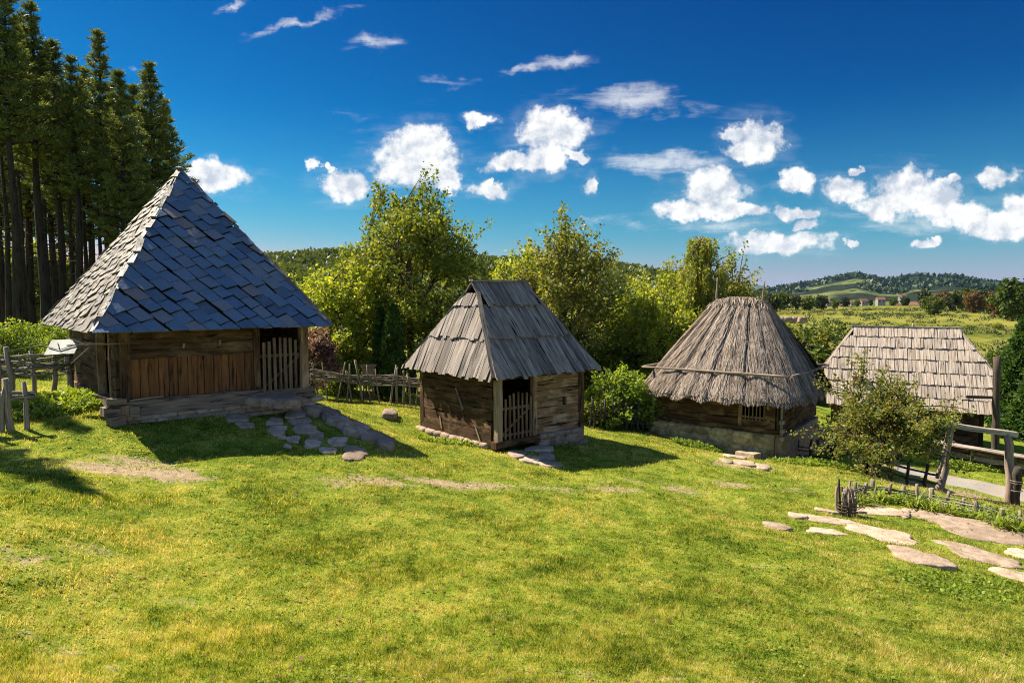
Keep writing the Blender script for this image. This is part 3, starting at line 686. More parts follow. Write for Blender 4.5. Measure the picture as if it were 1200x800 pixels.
# roof
ov = .55; x0, x1, y0, y1 = -ov, LX+ov-.2, -ov, LY+ov; ax, ay = LX/2, LY/2
rf = thing('roof', (0,0,0), None, None); rf.parent = h1
mb = MB(); zu = ez+.02
top = Vector((ax, ay, az-.06))
cs = [(x0+.05,y0+.05,zu), (x1-.05,y0+.05,zu), (x1-.05,y1-.05,zu), (x0+.05,y1-.05,zu)]
b0 = len(mb.v); mb.v += [Vector(c) for c in cs]+[top]
for i in range(4): mb.face((i, (i+1) % 4, 4), ((0,0),(4,0),(2,4)))
mb.face((3,2,1,0), ((0,0),(4,0),(4,4),(0,4)))
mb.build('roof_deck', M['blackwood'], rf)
corners = [(x0,y0,ez), (x1,y0,ez), (x1,y1,ez), (x0,y1,ez)]
for i in range(4):
    a, b = Vector(corners[i]), Vector(corners[(i+1) % 4]); ff = Face(a, b, (ax, ay, az))
    clip = ccw([ff.to2(a), ff.to2(b), ff.to2((ax, ay, az))]); mbs = MB()
    A, B = ((.185, -.275), (.25, .12)) if i < 3 else ((.145, -.185), (.245, .07))
    tiles(mbs, ff, clip, slate_gen(0, (b-a).length, -.02, 4.6, rnd, A, B), rnd)
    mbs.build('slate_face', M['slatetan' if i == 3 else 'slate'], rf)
mb = MB()
for i in range(4):
    a = Vector(corners[i]); b = Vector((ax, ay, az)); n_ = 14
    for k in range(n_):
        p = a.lerp(b, k/n_); q = a.lerp(b, (k+1.15)/n_); mb.beam(p+Vector((rnd.uniform(-.03,.03),rnd.uniform(-.03,.03),.06)), q+Vector((rnd.uniform(-.03,.03),rnd.uniform(-.03,.03),.035)), rnd.uniform(.07,.15), .022, seg=1, jit=.014, rnd=rnd)
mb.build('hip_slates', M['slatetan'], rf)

# ---- hut 2: board roofed hut in the middle -------------------------------------------------
rnd = random.Random(22)
C2 = (-.36, 15.75)
zb = W(580,524,15.75).z
h2 = place_hut('board_roofed_hut', C2, (.76, .65), 'small squared-log hut with a steep three-tier board roof, standing mid-lawn', zb)
LX, LY = 2.75, 3.05; e2 = W(580,445,15.2).z - zb; r2 = W(590,331,17.6).z - zb
mb = MB(); rubble_course(mb, (1.3, .0), (LX, .0), -.5, .16, .34, .42, rnd); rubble_course(mb, (LX, .0), (LX, LY), -.6, .2, .26, .4, rnd)
mb.build('foundation', M['greystone'], h2)
mb = MB(); rubble_course(mb, (-.04, .25), (-.04, LY), -.35, .05, .24, .3, rnd); rubble_course(mb, (0, LY), (LX, LY), -.6, .1, .2, .36, rnd)
mb.build('footing_stones', M['greystone'], h2)
mb = MB(); wall_logs(mb, (0, .12), (0, LY), .02, e2+.1, 6, .14, rnd, jit=.014); wall_logs(mb, (LX, .1), (LX, LY), .1, e2+.1, 6, .14, rnd); wall_logs(mb, (.1, LY), (LX, LY), .1, e2+.1, 6, .14, rnd)
mb.build('side_wall', M['darklog'], h2)
mb = MB(); wall_logs(mb, (0, 0), (LX, 0), .14, e2-.02, 7, .14, rnd, [(.0, 1.12, 0, 9), (2.1, 2.25, .8, 1.0)], jit=.016)
mb.build('front_wall', M['midlog'], h2)
mb = MB(); mb.box((2.17, .09, .88), (.16, .02, .25)); mb.build('vent_shade_panel', M['hole'], h2)  # black panel paints the shade inside the vent opening
mb = MB(); mb.beam((-.3, 0, e2), (LX+.35, 0, e2), .15, .16, seg=8, jit=.008, rnd=rnd); mb.beam((0, -.3, e2+.03), (0, LY+.3, e2+.03), .15, .14, seg=8, jit=.008, rnd=rnd); mb.beam((LX, -.3, e2+.03), (LX, LY+.3, e2+.03), .15, .14, seg=8, jit=.008, rnd=rnd)
mb.build('wall_plate', M['darklog'], h2)
mb = MB(); mb.beam((-.1, 0, .06), (1.3, -.01, .07), .2, .16, seg=5, jit=.012, rnd=rnd); mb.build('threshold', M['darklog'], h2)
for xx, yy, wd, mt in ((.03, -.02, .15, 'palewood'), (1.16, -.01, .12, 'midlog'), (LX, -.03, .16, 'darklog'), (0, LY, .16, 'darklog'), (LX, LY, .15, 'darklog')):
    mb = MB(); mb.beam((xx, yy, .0), (xx, yy, e2), wd, wd, up=(0,1,0), seg=6, jit=.008, rnd=rnd); mb.build('corner_post' if xx != 1.16 else 'door_post', M[mt], h2)
for p, q in (((-.085, 1.5, 1.25), (-.085, 1.2, .75)), ((-.085, 2.2, .45), (-.085, 2.12, .15)), ((-.085, .7, .4), (-.085, .5, .05))): mb = MB(); mb.beam(p, q, .02, .045, rnd=rnd); mb.build('wall_brace', M['palewood'], h2)
gate(h2, (.16, 0), (1.08, 0), .14, 1.1, 7, M['gatewood'], rnd, wd=.05, arch=.16, out=(0,-.06,0))
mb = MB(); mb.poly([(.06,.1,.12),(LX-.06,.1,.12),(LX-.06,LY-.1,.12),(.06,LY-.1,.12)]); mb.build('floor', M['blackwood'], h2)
def hip_board_roof(h, x0, x1, y0, y1, e, r, ridge_axis, rl, rows_t, mat, rnd, w0, w1, split=.8, rag=.05, catslide=None, thk=.022):
    """hipped roof with small gablets; ridge_axis 'x' or 'y'; rows_t fractions of the slope where courses start"""
    rf = thing('roof', (0,0,0), None, None); rf.parent = h
    cx, cy_ = (x0+x1)/2, (y0+y1)/2; hz = e+(r-e)*split
    if ridge_axis == 'x':
        Rd = [Vector((cx-rl, cy_, r)), Vector((cx+rl, cy_, r))]
        sl2 = [(Vector((x0,y0,e)), Vector((x1,y0,e)), Rd[0], Rd[1]), (Vector((x1,y1,e)), Vector((x0,y1,e)), Rd[1], Rd[0])]
        ends = [(Vector((x0,y1,e)), Vector((x0,y0,e)), Rd[0]), (Vector((x1,y0,e)), Vector((x1,y1,e)), Rd[1])]
    else:
        Rd = [Vector((cx, cy_-rl, r)), Vector((cx, cy_+rl, r))]
        sl2 = [(Vector((x0,y1,e)), Vector((x0,y0,e)), Rd[1], Rd[0]), (Vector((x1,y0,e)), Vector((x1,y1,e)), Rd[0], Rd[1])]
        ends = [(Vector((x0,y0,e)), Vector((x1,y0,e)), Rd[0]), (Vector((x1,y1,e)), Vector((x0,y1,e)), Rd[1])]
    deck = MB()
    for a, b, ra, rb in sl2:
        # hip tops: points on this slope at the split height
        ff = Face(a, b, ra); A2, B2, RA, RB = ff.to2(a), ff.to2(b), ff.to2(ra), ff.to2(rb); ts = RA[1]*split
        k = .97
        HA_ = (A2[0]+(RA[0]-A2[0])*split*k+.04, ts); HB_ = (B2[0]+(RB[0]-B2[0])*split*k-.04, ts)
        low = ccw([A2, B2, HB_, HA_]); upp = ccw([(min(HA_[0], RA[0])-.03, ts-.0), (max(HB_[0], RB[0])+.03, ts-.0), (RB[0]+.1, RB[1]+.03), (RA[0]-.1, RA[1]+.03)])
        mbs = MB(); rr_ = [RA[1]*q for q in rows_t]
        lows = [(rr_[i], rr_[i+1]) for i in range(len(rr_)-1) if rr_[i] < ts-.02]; ups = [(rr_[i], rr_[i+1]) for i in range(len(rr_)-1) if rr_[i] >= ts-.02]
        low_ext = [(A2[0], A2[1]-.12), (B2[0], B2[1]-.12), B2, HB_, HA_, A2]
        tiles(mbs, ff, ccw(low_ext), board_gen(min(A2[0],0)-.1, B2[0]+.1, lows, rnd, w0, w1, rag=rag, thk=thk), rnd)
        tiles(mbs, ff, None, ([(max(min(p[0], upp_r), upp_l), p[1]) for p in poly] and (poly, th_, l0, l1, u) for poly, th_, l0, l1, u in board_gen(RA[0]-.06, RB[0]+.02, ups, rnd, w0, w1, rag=rag, thk=thk) for upp_l, upp_r in [(0, 0)]), rnd)
        if catslide and (a, b) == (sl2[catslide[0]][0], sl2[catslide[0]][1]):
            drop, inset, nrow = catslide[1:]
            rr2 = [(-drop+drop*i/nrow, -drop+drop*(i+1)/nrow) for i in range(nrow)]
            tiles(mbs, ff, ccw([(A2[0]+inset, -drop-.12), (B2[0]-inset, -drop-.12), (B2[0], .1), (A2[0], .1)]), board_gen(A2[0]-.1, B2[0]+.1, rr2, rnd, w0, w1, rag=rag, thk=thk), rnd)
            pts = [(A2[0]+inset, -drop), (B2[0]-inset, -drop), (B2[0], 0), (A2[0], 0)]
            deck.prism([ff.to3(p, .0) for p in pts], [ff.to3(p, -.05) for p in pts], [(0,0),(1,0),(1,1),(0,1)])
        for pts in ([A2, B2, HB_, HA_], [HA_, HB_, RB, RA]):
            deck.prism([ff.to3(p, .0) for p in pts], [ff.to3(p, -.04) for p in pts], [(0,0),(1,0),(1,1),(0,1)])
        mbs.build('board_face', mat, rf)
    for a, b, rr0 in ends:
        ap = rr0.copy(); mid = (a+b)/2; ff = Face(a, b, mid.lerp(ap, 1.0)); A2, B2, P2 = ff.to2(a), ff.to2(b), ff.to2(ap); sp_ = min(.9, split+.13); ts = P2[1]*sp_
        clip = ccw([(A2[0], -.12), (B2[0], -.12), B2, (B2[0]+(P2[0]-B2[0])*sp_, ts), (A2[0]+(P2[0]-A2[0])*sp_, ts), A2]); mbs = MB(); rr_ = [P2[1]*q for q in rows_t if q <= split+.02]+[ts]
        tiles(mbs, ff, clip, board_gen(A2[0]-.1, B2[0]+.1, [(rr_[i], rr_[i+1]) for i in range(len(rr_)-1)], rnd, w0, w1, rag=rag, thk=thk), rnd)
        mbs.build('board_face', mat, rf)
        pts = [A2, B2, (B2[0]+(P2[0]-B2[0])*sp_, ts), (A2[0]+(P2[0]-A2[0])*sp_, ts)]
        deck.prism([ff.to3(p, .0) for p in pts], [ff.to3(p, -.04) for p in pts], [(0,0),(1,0),(1,1),(0,1)])
        # barge boards along the hips and gablet
        hb = MB()
        for e0, s0_ in ((a, 1), (b, -1)):
            topp = ff.to3((e0 == a and A2[0]+(P2[0]-A2[0])*sp_ or B2[0]+(P2[0]-B2[0])*sp_, ts))
            hb.beam(e0+Vector((0,0,.045)), topp+Vector((0,0,.05)), .11, .035, seg=6, jit=.008, rnd=rnd)
            outv = (mid-Vector(((a+b+rr0)/3))); outv.z = 0; outv.normalize()
            hb.beam(topp+Vector((0,0,.03)), rr0+outv*.1+Vector((0,0,.02)), .09, .03, seg=3, jit=.006, rnd=rnd)
        hb.build('hip_board', mat, rf)
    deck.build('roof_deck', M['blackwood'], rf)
    rb = MB(); d = (Rd[1]-Rd[0]).normalized()
    rb.beam(Rd[0]-d*.16+Vector((0,0,.05)), Rd[1]+d*.16+Vector((0,0,.05)), .16, .05, seg=6, jit=.01, rnd=rnd)
    rb.build('ridge_cap', mat, rf)
    return rf
hip_board_roof(h2, -.36, LX+.36, -.36, LY+.36, e2, r2, 'x', .8, [0, .39, .74, 1.0], M['roofgrey'], rnd, .10, .19, split=.74, rag=.045)

# ---- hut 3: thatched hut ------------------------------------------------------------------------
rnd = random.Random(33)
C3 = (7.78, 19.65); z3 = W(908,508,19.65).z        # top of the foundation
h3 = place_hut('thatched_hut', C3, (.61, .79), 'low dark log hut with a shaggy straw thatched roof on a stone base', z3)
LX, LY = 3.8, 3.85; e3 = 1.14; r3 = W(866,352,22.2).z - z3
mb = MB(); rubble_course(mb, (.0, .3), (.0, LY), -.75, -.02, .3, .5, rnd)
mb.build('foundation', M['limewall'], h3)
def slabwall(p, q, zt0, zt1, zb_, th, mat, name):
    """rough plastered stone wall with an uneven surface"""
    mb = MB(); p = Vector((*p,0)); q = Vector((*q,0)); n_ = 14; m_ = 7; d = q-p; nx = Vector((d.y, -d.x, 0)).normalized()
    for side in (1, -1):
        base = len(mb.v)
        for i in range(n_+1):
            for k in range(m_+1):
                c = p+d*(i/n_); zt = zt0+(zt1-zt0)*i/n_; z = zb_+(zt-zb_)*k/m_; o = th/2+.05*mnoise.noise(Vector((c.x*3, c.y*3, z*3+side*9)))+.03*(1-k/m_)
                mb.v.append(c+nx*(o*side)+Vector((0,0,z)))
        for i in range(n_):
            for k in range(m_):
                a = base+i*(m_+1)+k; f = (a, a+m_+1, a+m_+2, a+1); mb.face(f if side > 0 else f[::-1], ((0,0),(.2,0),(.2,.2),(0,.2)), True)
    N = (n_+1)*(m_+1)
    for i in range(n_): a = i*(m_+1)+m_; mb.face((a, a+m_+1, a+m_+1+N, a+N), ((0,0),(.2,0),(.2,.2),(0,.2)))
    for i in (0, n_):
        for k in range(m_): a = i*(m_+1)+k; mb.face((a, a+1, a+1+N, a+N) if i == 0 else (a+N, a+1+N, a+1, a), ((0,0),(.2,0),(.2,.2),(0,.2)))
    return mb.build(name, mat, h3)
slabwall((-.02, -.04), (LX, .0), -.02, -.02, -1.5, .32, M['greystone'], 'stone_wall')
slabwall((-.0, LY), (-.0, .1), -.03, -.03, -1.2, .3, M['limewall'], 'plaster_footing')
slabwall((LX, 0), (LX, LY), -.03, -.03, -1.5, .3, M['greystone'], 'stone_wall')
mb = MB(); wall_logs(mb, (0, .1), (0, LY), 0, e3+.15, 4, .14, rnd, [(.35, 1.05, .3, 9)], jit=.012); mb.beam((-.03, -.15, .06), (-.03, LY+.1, .06), .2, .13, seg=9, jit=.012, rnd=rnd)
wall_logs(mb, (0, 0), (LX, 0), 0, e3+.15, 5, .14, rnd); wall_logs(mb, (LX, 0), (LX, LY), 0, e3+.15, 4, .14, rnd); wall_logs(mb, (0, LY), (LX, LY), 0, e3+.15, 4, .14, rnd)
mb.build('log_wall', M['darklog'], h3)
for xx, yy, wd, mt in ((-.03, -.03, .16, 'darklog'), (-.04, 1.12, .1, 'midlog'), (-.04, .3, .08, 'midlog'), (-.02, LY, .15, 'darkstake'), (LX, 0, .14, 'darklog')):
    mb = MB(); mb.beam((xx, yy, .02), (xx, yy, e3+.1), wd, wd, up=(0,1,0), seg=5, jit=.008, rnd=rnd); mb.build('corner_post' if yy in (-.03, LY, 0) else 'door_post', M[mt], h3)
mb = MB(); mb.stick((-.1, LY+.12, -.1), (-.05, LY+.2, e3+.2), .05, .07, .06, rnd=rnd); mb.build('eave_prop', M['stakewood'], h3); mb = MB(); mb.stick((-.16, -.12, -.3), (-.1, -.1, e3), .04, .035, .03, rnd=rnd); mb.build('eave_prop', M['stakewood'], h3)
for c in ((-.12, -.13, .12), (-.13, -.12, .38), (-.14, -.13, -.1)): mb = MB(); mb.box(c, (.24, .12, .11), .1, .01); mb.build('log_end', M['stakewood'], h3)
gate(h3, (0, 1.02), (0, .36), .3, 1.2, 6, M['gatewood'], rnd, wd=.035, arch=.0, diag=False, out=(-.1, 0, 0))
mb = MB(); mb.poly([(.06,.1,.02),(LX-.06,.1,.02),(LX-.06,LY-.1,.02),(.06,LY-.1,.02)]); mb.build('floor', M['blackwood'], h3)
rf = thing('roof', (0,0,0), None, None); rf.parent = h3
hcx, hcy, hx, hy, ry = LX/2, LY/2, LX/2+.6, LY/2+.55, .8
ezt = e3 - .08
def thp(a, t, lift=0.0):
    """thatch surface: a around (0..2pi), t 0 eave .. 1 ridge"""
    n_ = 4.8 - 2.3*t; c, s_ = math.cos(a), math.sin(a)
    rr_ = (abs(c)**n_+abs(s_)**n_)**(-1/n_); cc = c*rr_; ss = s_*rr_
    bul = 1+.05*math.sin(math.pi*t)
    x = cc*(hx*(1-t)*bul+.12*t); y = ss*((hy*(1-t))*bul + ry*t)
    z = ezt+(r3-ezt)*t + lift*.65
    L = math.hypot(x, y)+1e-6
    return Vector((hcx+x+x/L*lift*.75, hcy+y+y/L*lift*.75, z))
def perim(a):   # bundle relief around the roof
    q = a*9 + .6*math.sin(a*3)
    return .05*abs(math.sin(q)) + .02*math.sin(a*31)
mb = MB(); na_, nt_ = 160, 30
for k in range(nt_+1):
    for j in range(na_):
        a = 2*math.pi*j/na_; t_ = k/nt_; mb.v.append(thp(a, t_, -.05+perim(a)*(1-t_*.4)+.03*mnoise.noise(Vector((a*9, t_*5, 0)))))
for k in range(nt_):
    for j in range(na_): a0 = k*na_+j; a1 = k*na_+(j+1) % na_; mb.face((a0, a1, a1+na_, a0+na_), ((0,0),(.1,0),(.1,.1),(0,.1)), True)
mb.face(tuple(range(nt_*na_, (nt_+1)*na_)), tuple((0,0) for _ in range(na_))); mb.face(tuple(reversed(range(na_))), tuple((0,0) for _ in range(na_)))
mb.build('thatch_base', M['strawdark'], rf)
tr_ = np.random.RandomState(5); Q = []
def straw(a, t0, t1, wd, l0, l1, jit):
    p = thp(a, t0, l0) if t0 >= 0 else thp(a, 0, l0)+(thp(a, 0, l0)-thp(a, .05, l0)).normalized()*(-t0*3.4)
    q = thp(a+jit, t1, l1); m_ = thp(a+jit*.5, (max(t0,0)+t1)/2, (l0+l1)/2+.02)
    sd = (q-p).cross(Vector((math.cos(a), math.sin(a), .6))).normalized()*wd
    Q.extend([p-sd, p+sd, m_+sd, m_-sd, m_-sd, m_+sd, q+sd*.7, q-sd*.7])
for i in range(44000):
    a = tr_.rand()*2*math.pi; ln = tr_.uniform(.12, .30)
    u = tr_.rand()
    t1 = u**1.15*(1.0) ; t0 = t1-ln
    if t0 < -.05: t0 = tr_.uniform(-.055, .02)
    if t1-t0 < .05: t1 = t0+.12
    pf = perim(a); 
    if pf < .018 and tr_.rand() < .75: continue
    straw(a, t0, min(t1, 1.03), tr_.uniform(.003, .0085), pf+tr_.uniform(.0, .085), pf*.9+tr_.uniform(-.03, .012), tr_.uniform(-.045, .045))
for i in range(7000):
    a = tr_.rand()*2*math.pi; pf = perim(a)
    straw(a, tr_.uniform(-.085, -.02)*(1+.14*math.sin(a*23)+.2*mnoise.noise(Vector((a*6,0,3)))), tr_.uniform(.05, .14), tr_.uniform(.003, .008), pf+tr_.uniform(-.05, .03), pf+tr_.uniform(-.03,.02), tr_.uniform(-.03, .03))
Q = np.array([tuple(v) for v in Q]); link_mesh('thatch', np_mesh('thatch', Q, 4), M['straw'], rf)
Q = []   # untidy ridge bundle
rg = thp
for i in range(2600):
    y = tr_.uniform(-ry-.1, ry+.1); sgn = tr_.choice([-1, 1]); x = tr_.uniform(-.05, .05)
    p = Vector((hcx+x, hcy+y, r3+tr_.uniform(.0, .13)-.16*(abs(y)/ry)**3)); q = p+Vector((sgn*tr_.uniform(.12, .42), tr_.uniform(-.15, .15), -tr_.uniform(.12, .5))); m_ = (p+q)/2+Vector((sgn*.06, 0, .05))
    sd = Vector((0, 1, 0))*tr_.uniform(.005, .011); Q.extend([p-sd, p+sd, m_+sd, m_-sd, m_-sd, m_+sd, q+sd, q-sd])
Q = np.array([tuple(v) for v in Q]); link_mesh('thatch_ridge', np_mesh('thatch_ridge', Q, 4), M['straw'], rf)
tb = .2
for (p, q) in ((( -1, -.99), (-1, 1.03)), ((-.97, -1), (1.0, -1)), ((1, -1.0), (1, 1.0)), ((-1.0, 1), (1.0, 1))):
    sx = hx*(1-tb)*1.06+.06; sy = (hy*(1-tb)+ry*tb)*1.04+.06; zz = ezt+(r3-ezt)*tb+.08
    mb = MB(); mb.stick((hcx+p[0]*sx, hcy+p[1]*sy, zz+rnd.uniform(-.03,.03)), (hcx+q[0]*sx, hcy+q[1]*sy, zz+rnd.uniform(-.03,.03)), .042, .03, .008, n=8, k=10, rnd=rnd)
    mb.build('roof_pole', M['stakewood'], rf)
for yy, hh, tw in ((hcy-ry*.85, .62, .1), (hcy+ry*.9, .75, -.02)):
    mb = MB(); mb.stick((hcx, yy, r3-.3), (hcx+tw*.6, yy-tw, r3+hh), .05, .022, .02, rnd=rnd); mb.build('ridge_pole', M['stakewood'], rf)

# ---- hut 4: far house with a board roof ----------------------------------------------------------
rnd = random.Random(44)
# local frame: x = depth direction n, y = along the front towards the left
nx_, ny_ = .463, .886; wx, wy = -.886, .463
Rr = Vector((18.96, 29.0)); L4 = 3.9                # ridge right end and ridge length
hipL = 1.15; dep = 1.72; e4 = -3.2; r4 = -1.47; drop = 1.75
x0c = Rr + Vector((nx_, ny_))*(-dep) - Vector((wx, wy))*hipL
zb4 = -6.55
h4 = place_hut('shingled_house', (x0c.x, x0c.y), (nx_, ny_), 'long dark house behind the bushy tree, roofed in rows of silvery boards', zb4)
X1, Y1 = dep*2, L4+2*hipL
hip_board_roof(h4, 0, X1, 0, Y1, e4-zb4, r4-zb4, 'y', L4/2, [0, .27, .53, .78, 1.0], M['roofsilver'], rnd, .09, .17, split=.78, rag=.02, catslide=(0, 1.95, .22, 3), thk=.028)
mb = MB(); wz = e4-zb4
wall_logs(mb, (.15, .5), (.15, Y1-.4), -.4, wz-.1, 9, .16, rnd); wall_logs(mb, (X1-.3, .5), (X1-.3, Y1-.4), -.4, wz, 9, .16, rnd); wall_logs(mb, (.15, .5), (X1-.3, .5), -.4, wz, 9, .16, rnd); wall_logs(mb, (.15, Y1-.4), (X1-.3, Y1-.4), -.4, wz, 9, .16, rnd)
mb.build('log_wall', M['darklog'], h4)
for yy in (.5, 2.3, 4.2):
    mb = MB(); mb.beam((-1.0, yy, -.3), (-1.0, yy, wz-1.12), .14, .14, up=(1,0,0), seg=4, jit=.006); mb.build('porch_post', M['blackwood'], h4)
mb = MB(); mb.beam((-.95, .35, wz-1.2), (-.95, Y1-.3, wz-1.2), .14, .14, rnd=rnd); mb.build('porch_beam', M['blackwood'], h4)
mb = MB()
for k in range(5): mb.beam((-.95+k*.2, .4, .05), (-.95+k*.2, Y1-.4, .05), .19, .05, seg=3, jit=.005)
mb.build('porch_floor', M['stakewood'], h4)
mb = MB(); mb.box((-.65, Y1-1.35, wz-.62), (.34, .36, .72), 0, .012); mb.box((-.65, Y1-1.35, wz-.24), (.44, .46, .07), 0, .01); mb.build('chimney', M['brick'], h4)
mb = MB(); mb.stick((X1/2, Y1/2-.3, r4-zb4+.05), (X1/2, Y1/2-.3, r4-zb4+.2), .05, .04); mb.build('ridge_peg', M['roofsilver'], h4)

# ------------------------------------------------------------------ stones
def slab_thing(name, c, rx, ry, rz, thk, mat, label, cat, group, seed, sink=.5, tilt=None):
    """flat fieldstone with an irregular outline"""
    rnd = random.Random(seed); mb = MB(); n_ = 26; c = Vector(c)
    nrm = tilt or gnormal(c.x, c.y, .4); q = Vector((0,0,1)).rotation_difference(nrm).to_matrix() @ Matrix.Rotation(rz, 3, 'Z')
    ph = [rnd.random()*6 for _ in range(4)]; rings = ((0, 1.0), (.5, 1.0), (.93, .97), (.985, .8), (1.0, .4), (1.0, -.6))
    outline = []
    for j in range(n_):
        a = 2*math.pi*j/n_
        r = 1+.13*math.sin(2*a+ph[0])+.12*math.sin(3*a+ph[1])+.07*math.sin(5*a+ph[2])+.04*math.sin(9*a+ph[3])+.03*math.sin(13*a+ph[1])
        e_ = (abs(math.cos(a))**3.2+abs(math.sin(a))**3.2)**(-1/3.2); outline.append((math.cos(a)*r*e_, math.sin(a)*r*e_))
    rows = []
    for f, z in rings:
        row = []
        for j in range(n_ if f > 0 else 1):
            x, y = (outline[j][0]*f*rx, outline[j][1]*f*ry) if f > 0 else (0, 0)
            h = z*thk*(1-sink) if z > 0 else z*thk
            if z > .5: h += .012*mnoise.noise(Vector((x*4+seed, y*4, 0)))+.006*mnoise.noise(Vector((x*14, y*14, seed)))
            row.append(len(mb.v)); mb.v.append(q@Vector((x, y, h)))
        rows.append(row)
    for j in range(n_): mb.face((rows[0][0], rows[1][j], rows[1][(j+1) % n_]), ((0,0),(.1,0),(.1,.1)), True)
    for a, b in zip(rows[1:], rows[2:]):
        for j in range(n_): k = (j+1) % n_; mb.face((a[j], b[j], b[k], a[k]), ((0,0),(.1,0),(.1,.1),(0,.1)), True)
    o = mb.build(name, M[mat]); o.location = c; return tag(o, label, cat, group)
FOOT = []   # (x, y, r) circles where no grass grows
def flag(px, py, wpx, hpx, label, group, seed, mat='slabstone', thk=.12, up=.0, rz=0, name='flagstone', cat='flagstone', base=None, flat=0):
    c = on_ground(px, py)
    if base: c = W(px, py, base)
    D = c.y; rx = wpx/F*D/2; g_ = max(.1, -c.z/D); ry = min(hpx/F*D/g_/2, rx*2.0)
    a = math.atan2(c.x, c.y)
    c.z += up
    FOOT.append((c.x, c.y, rx, ry, -a))
    nn = gnormal(c.x, c.y, .4)*(1-flat)+Vector((0,0,1))*flat; return slab_thing(name, c, rx, ry, rz - a, thk, mat, label, cat, group, seed, tilt=nn.normalized())
g1 = 'flagstones laid in front of the slate-roofed hut'
small1 = 'small flat stone among the shaded flagstones in front of the slate-roofed hut'
for i, (px, py, wp, hp, lab) in enumerate([
    (278,491,26,7,'faint flat stone farthest left in the shaded paving before the slate-roofed hut'), (287,500,24,6,'narrow flagstone just below the faint leftmost one in the shaded paving'), (308,484,22,6,'flat stone in the upper left of the shaded paving, left of the wide one'), (322,495,22,7,'rounded flagstone left of the long pale one in the shaded paving'), (325,506,24,8,'flat stone left of the tapering flagstone, lower left of the paving'),
    (346,486,28,8,'wide flat stone just below the big doorstep of the slate-roofed hut'), (352,496,32,10,'long pale flagstone below the doorstep, mid paving'), (358,505,28,9,'pale flagstone tapering to the right in mid paving'), (344,517,16,6,'little flagstone below the tapering one in the shaded paving'), (330,514,10,4,'tiniest pebble-like stone in the lower left of the shaded paving'),
    (371,512,20,7,'small stone right of the tapering flagstone'), (366,521,24,7,'pale narrow flagstone near the shadow edge, below mid paving'), (337,525,9,7,'small upright-oval stone at the lower left edge of the shaded paving'), (396,519,24,10,'rounded pinkish flagstone right of mid paving'), (384,530,22,5,'thin sliver of flagstone lowest in the shaded paving'), (415,532,34,12,'broad flagstone at the lower right end of the paving, half in shadow'),
    (308,473+4,20,5,'small stone squeezed under the left end of the big doorstep')]):
    flag(px, py, wp*.86, hp*.84, lab, g1, 100+i, thk=.08)
flag(322,467,56,11,'big thick stone doorstep under the gate of the slate-roofed hut', None, 301, mat='greystone', thk=.17, base=14.75, name='stone_step', cat='step')
g1b = 'boulders edging the bank below the slate-roofed hut'
for i, (px, py, wp, hp, lab) in enumerate([(368,481,30,10,'bluish boulder nearest the gate post, top of the bank edge'), (385,488,28,9,'grey boulder second down the bank edge from the gate'), (398,497,30,10,'bluish-grey boulder in the middle of the bank edge'), (416,506,34,9,'long grey boulder low on the bank edge'), (438,516,34,9,'flat grey boulder near the lower end of the bank edge'), (452,522,22,9,'sunlit tan boulder at the right tip of the paving')]):
    flag(px, py, wp, hp, lab, g1b, 140+i, mat='greystone', thk=.2, name='boulder', cat='boulder', up=.02)
flag(456,487,16,8,'small pale rock alone on the lawn near the wattle fence', None, 160, mat='greystone', thk=.25, name='rock', cat='rock')
g2 = 'flagstones before the board-roofed hut'
for i, (px, py, wp, hp, lab) in enumerate([(606,533,24,9,'pinkish flagstone nearest the gate of the board-roofed hut'), (621,528,14,5,'tiny flagstone against the wall of the board-roofed hut'), (634,527,26,8,'grey flagstone close under the front wall of the board-roofed hut'), (622,540,24,8,'flagstone in the middle of the little paving by the board-roofed hut'), (640,536,22,7,'flat stone right of centre in the little paving by the board-roofed hut'), (645,546,26,6,'lowest flagstone of the little paving by the board-roofed hut')]):
    flag(px, py, wp, hp, lab, g2, 170+i, thk=.1)
g3 = 'paving stones at the door of the thatched hut'
for i, (px, py, wp, hp, lab) in enumerate([(862,529,22,5,'thin flat stone at the left of the paving by the thatched hut'), (880,524,22,5,'flat stone under the stone block of the thatched hut'), (897,531,22,8,'flat stone beside the corner wall of the thatched hut'), (872,536,24,5,'lowest flat stone of the paving by the thatched hut'), (894,541,16,5,'flat stone at the foot of the corner wall of the thatched hut'), (852,534,14,4,'little flat stone outermost in the paving by the thatched hut')]):
    flag(px, py+7, wp*1.1, hp*1.3, lab, g3, 190+i, thk=.08)
p = GV(880,19.55); p.z += .1; mb = MB(); mb.box((0,0,0), (.62,.34,.2), math.atan2(-.79,.61)+math.pi, .02); o = mb.build('stone_block', M['slabstone']); o.location = p; o.rotation_euler.z = 0.0; tag(o, 'pinkish stone block lying as a step below the thatched hut door', 'step')
g4 = 'stepping stones in the lawn at the lower right'
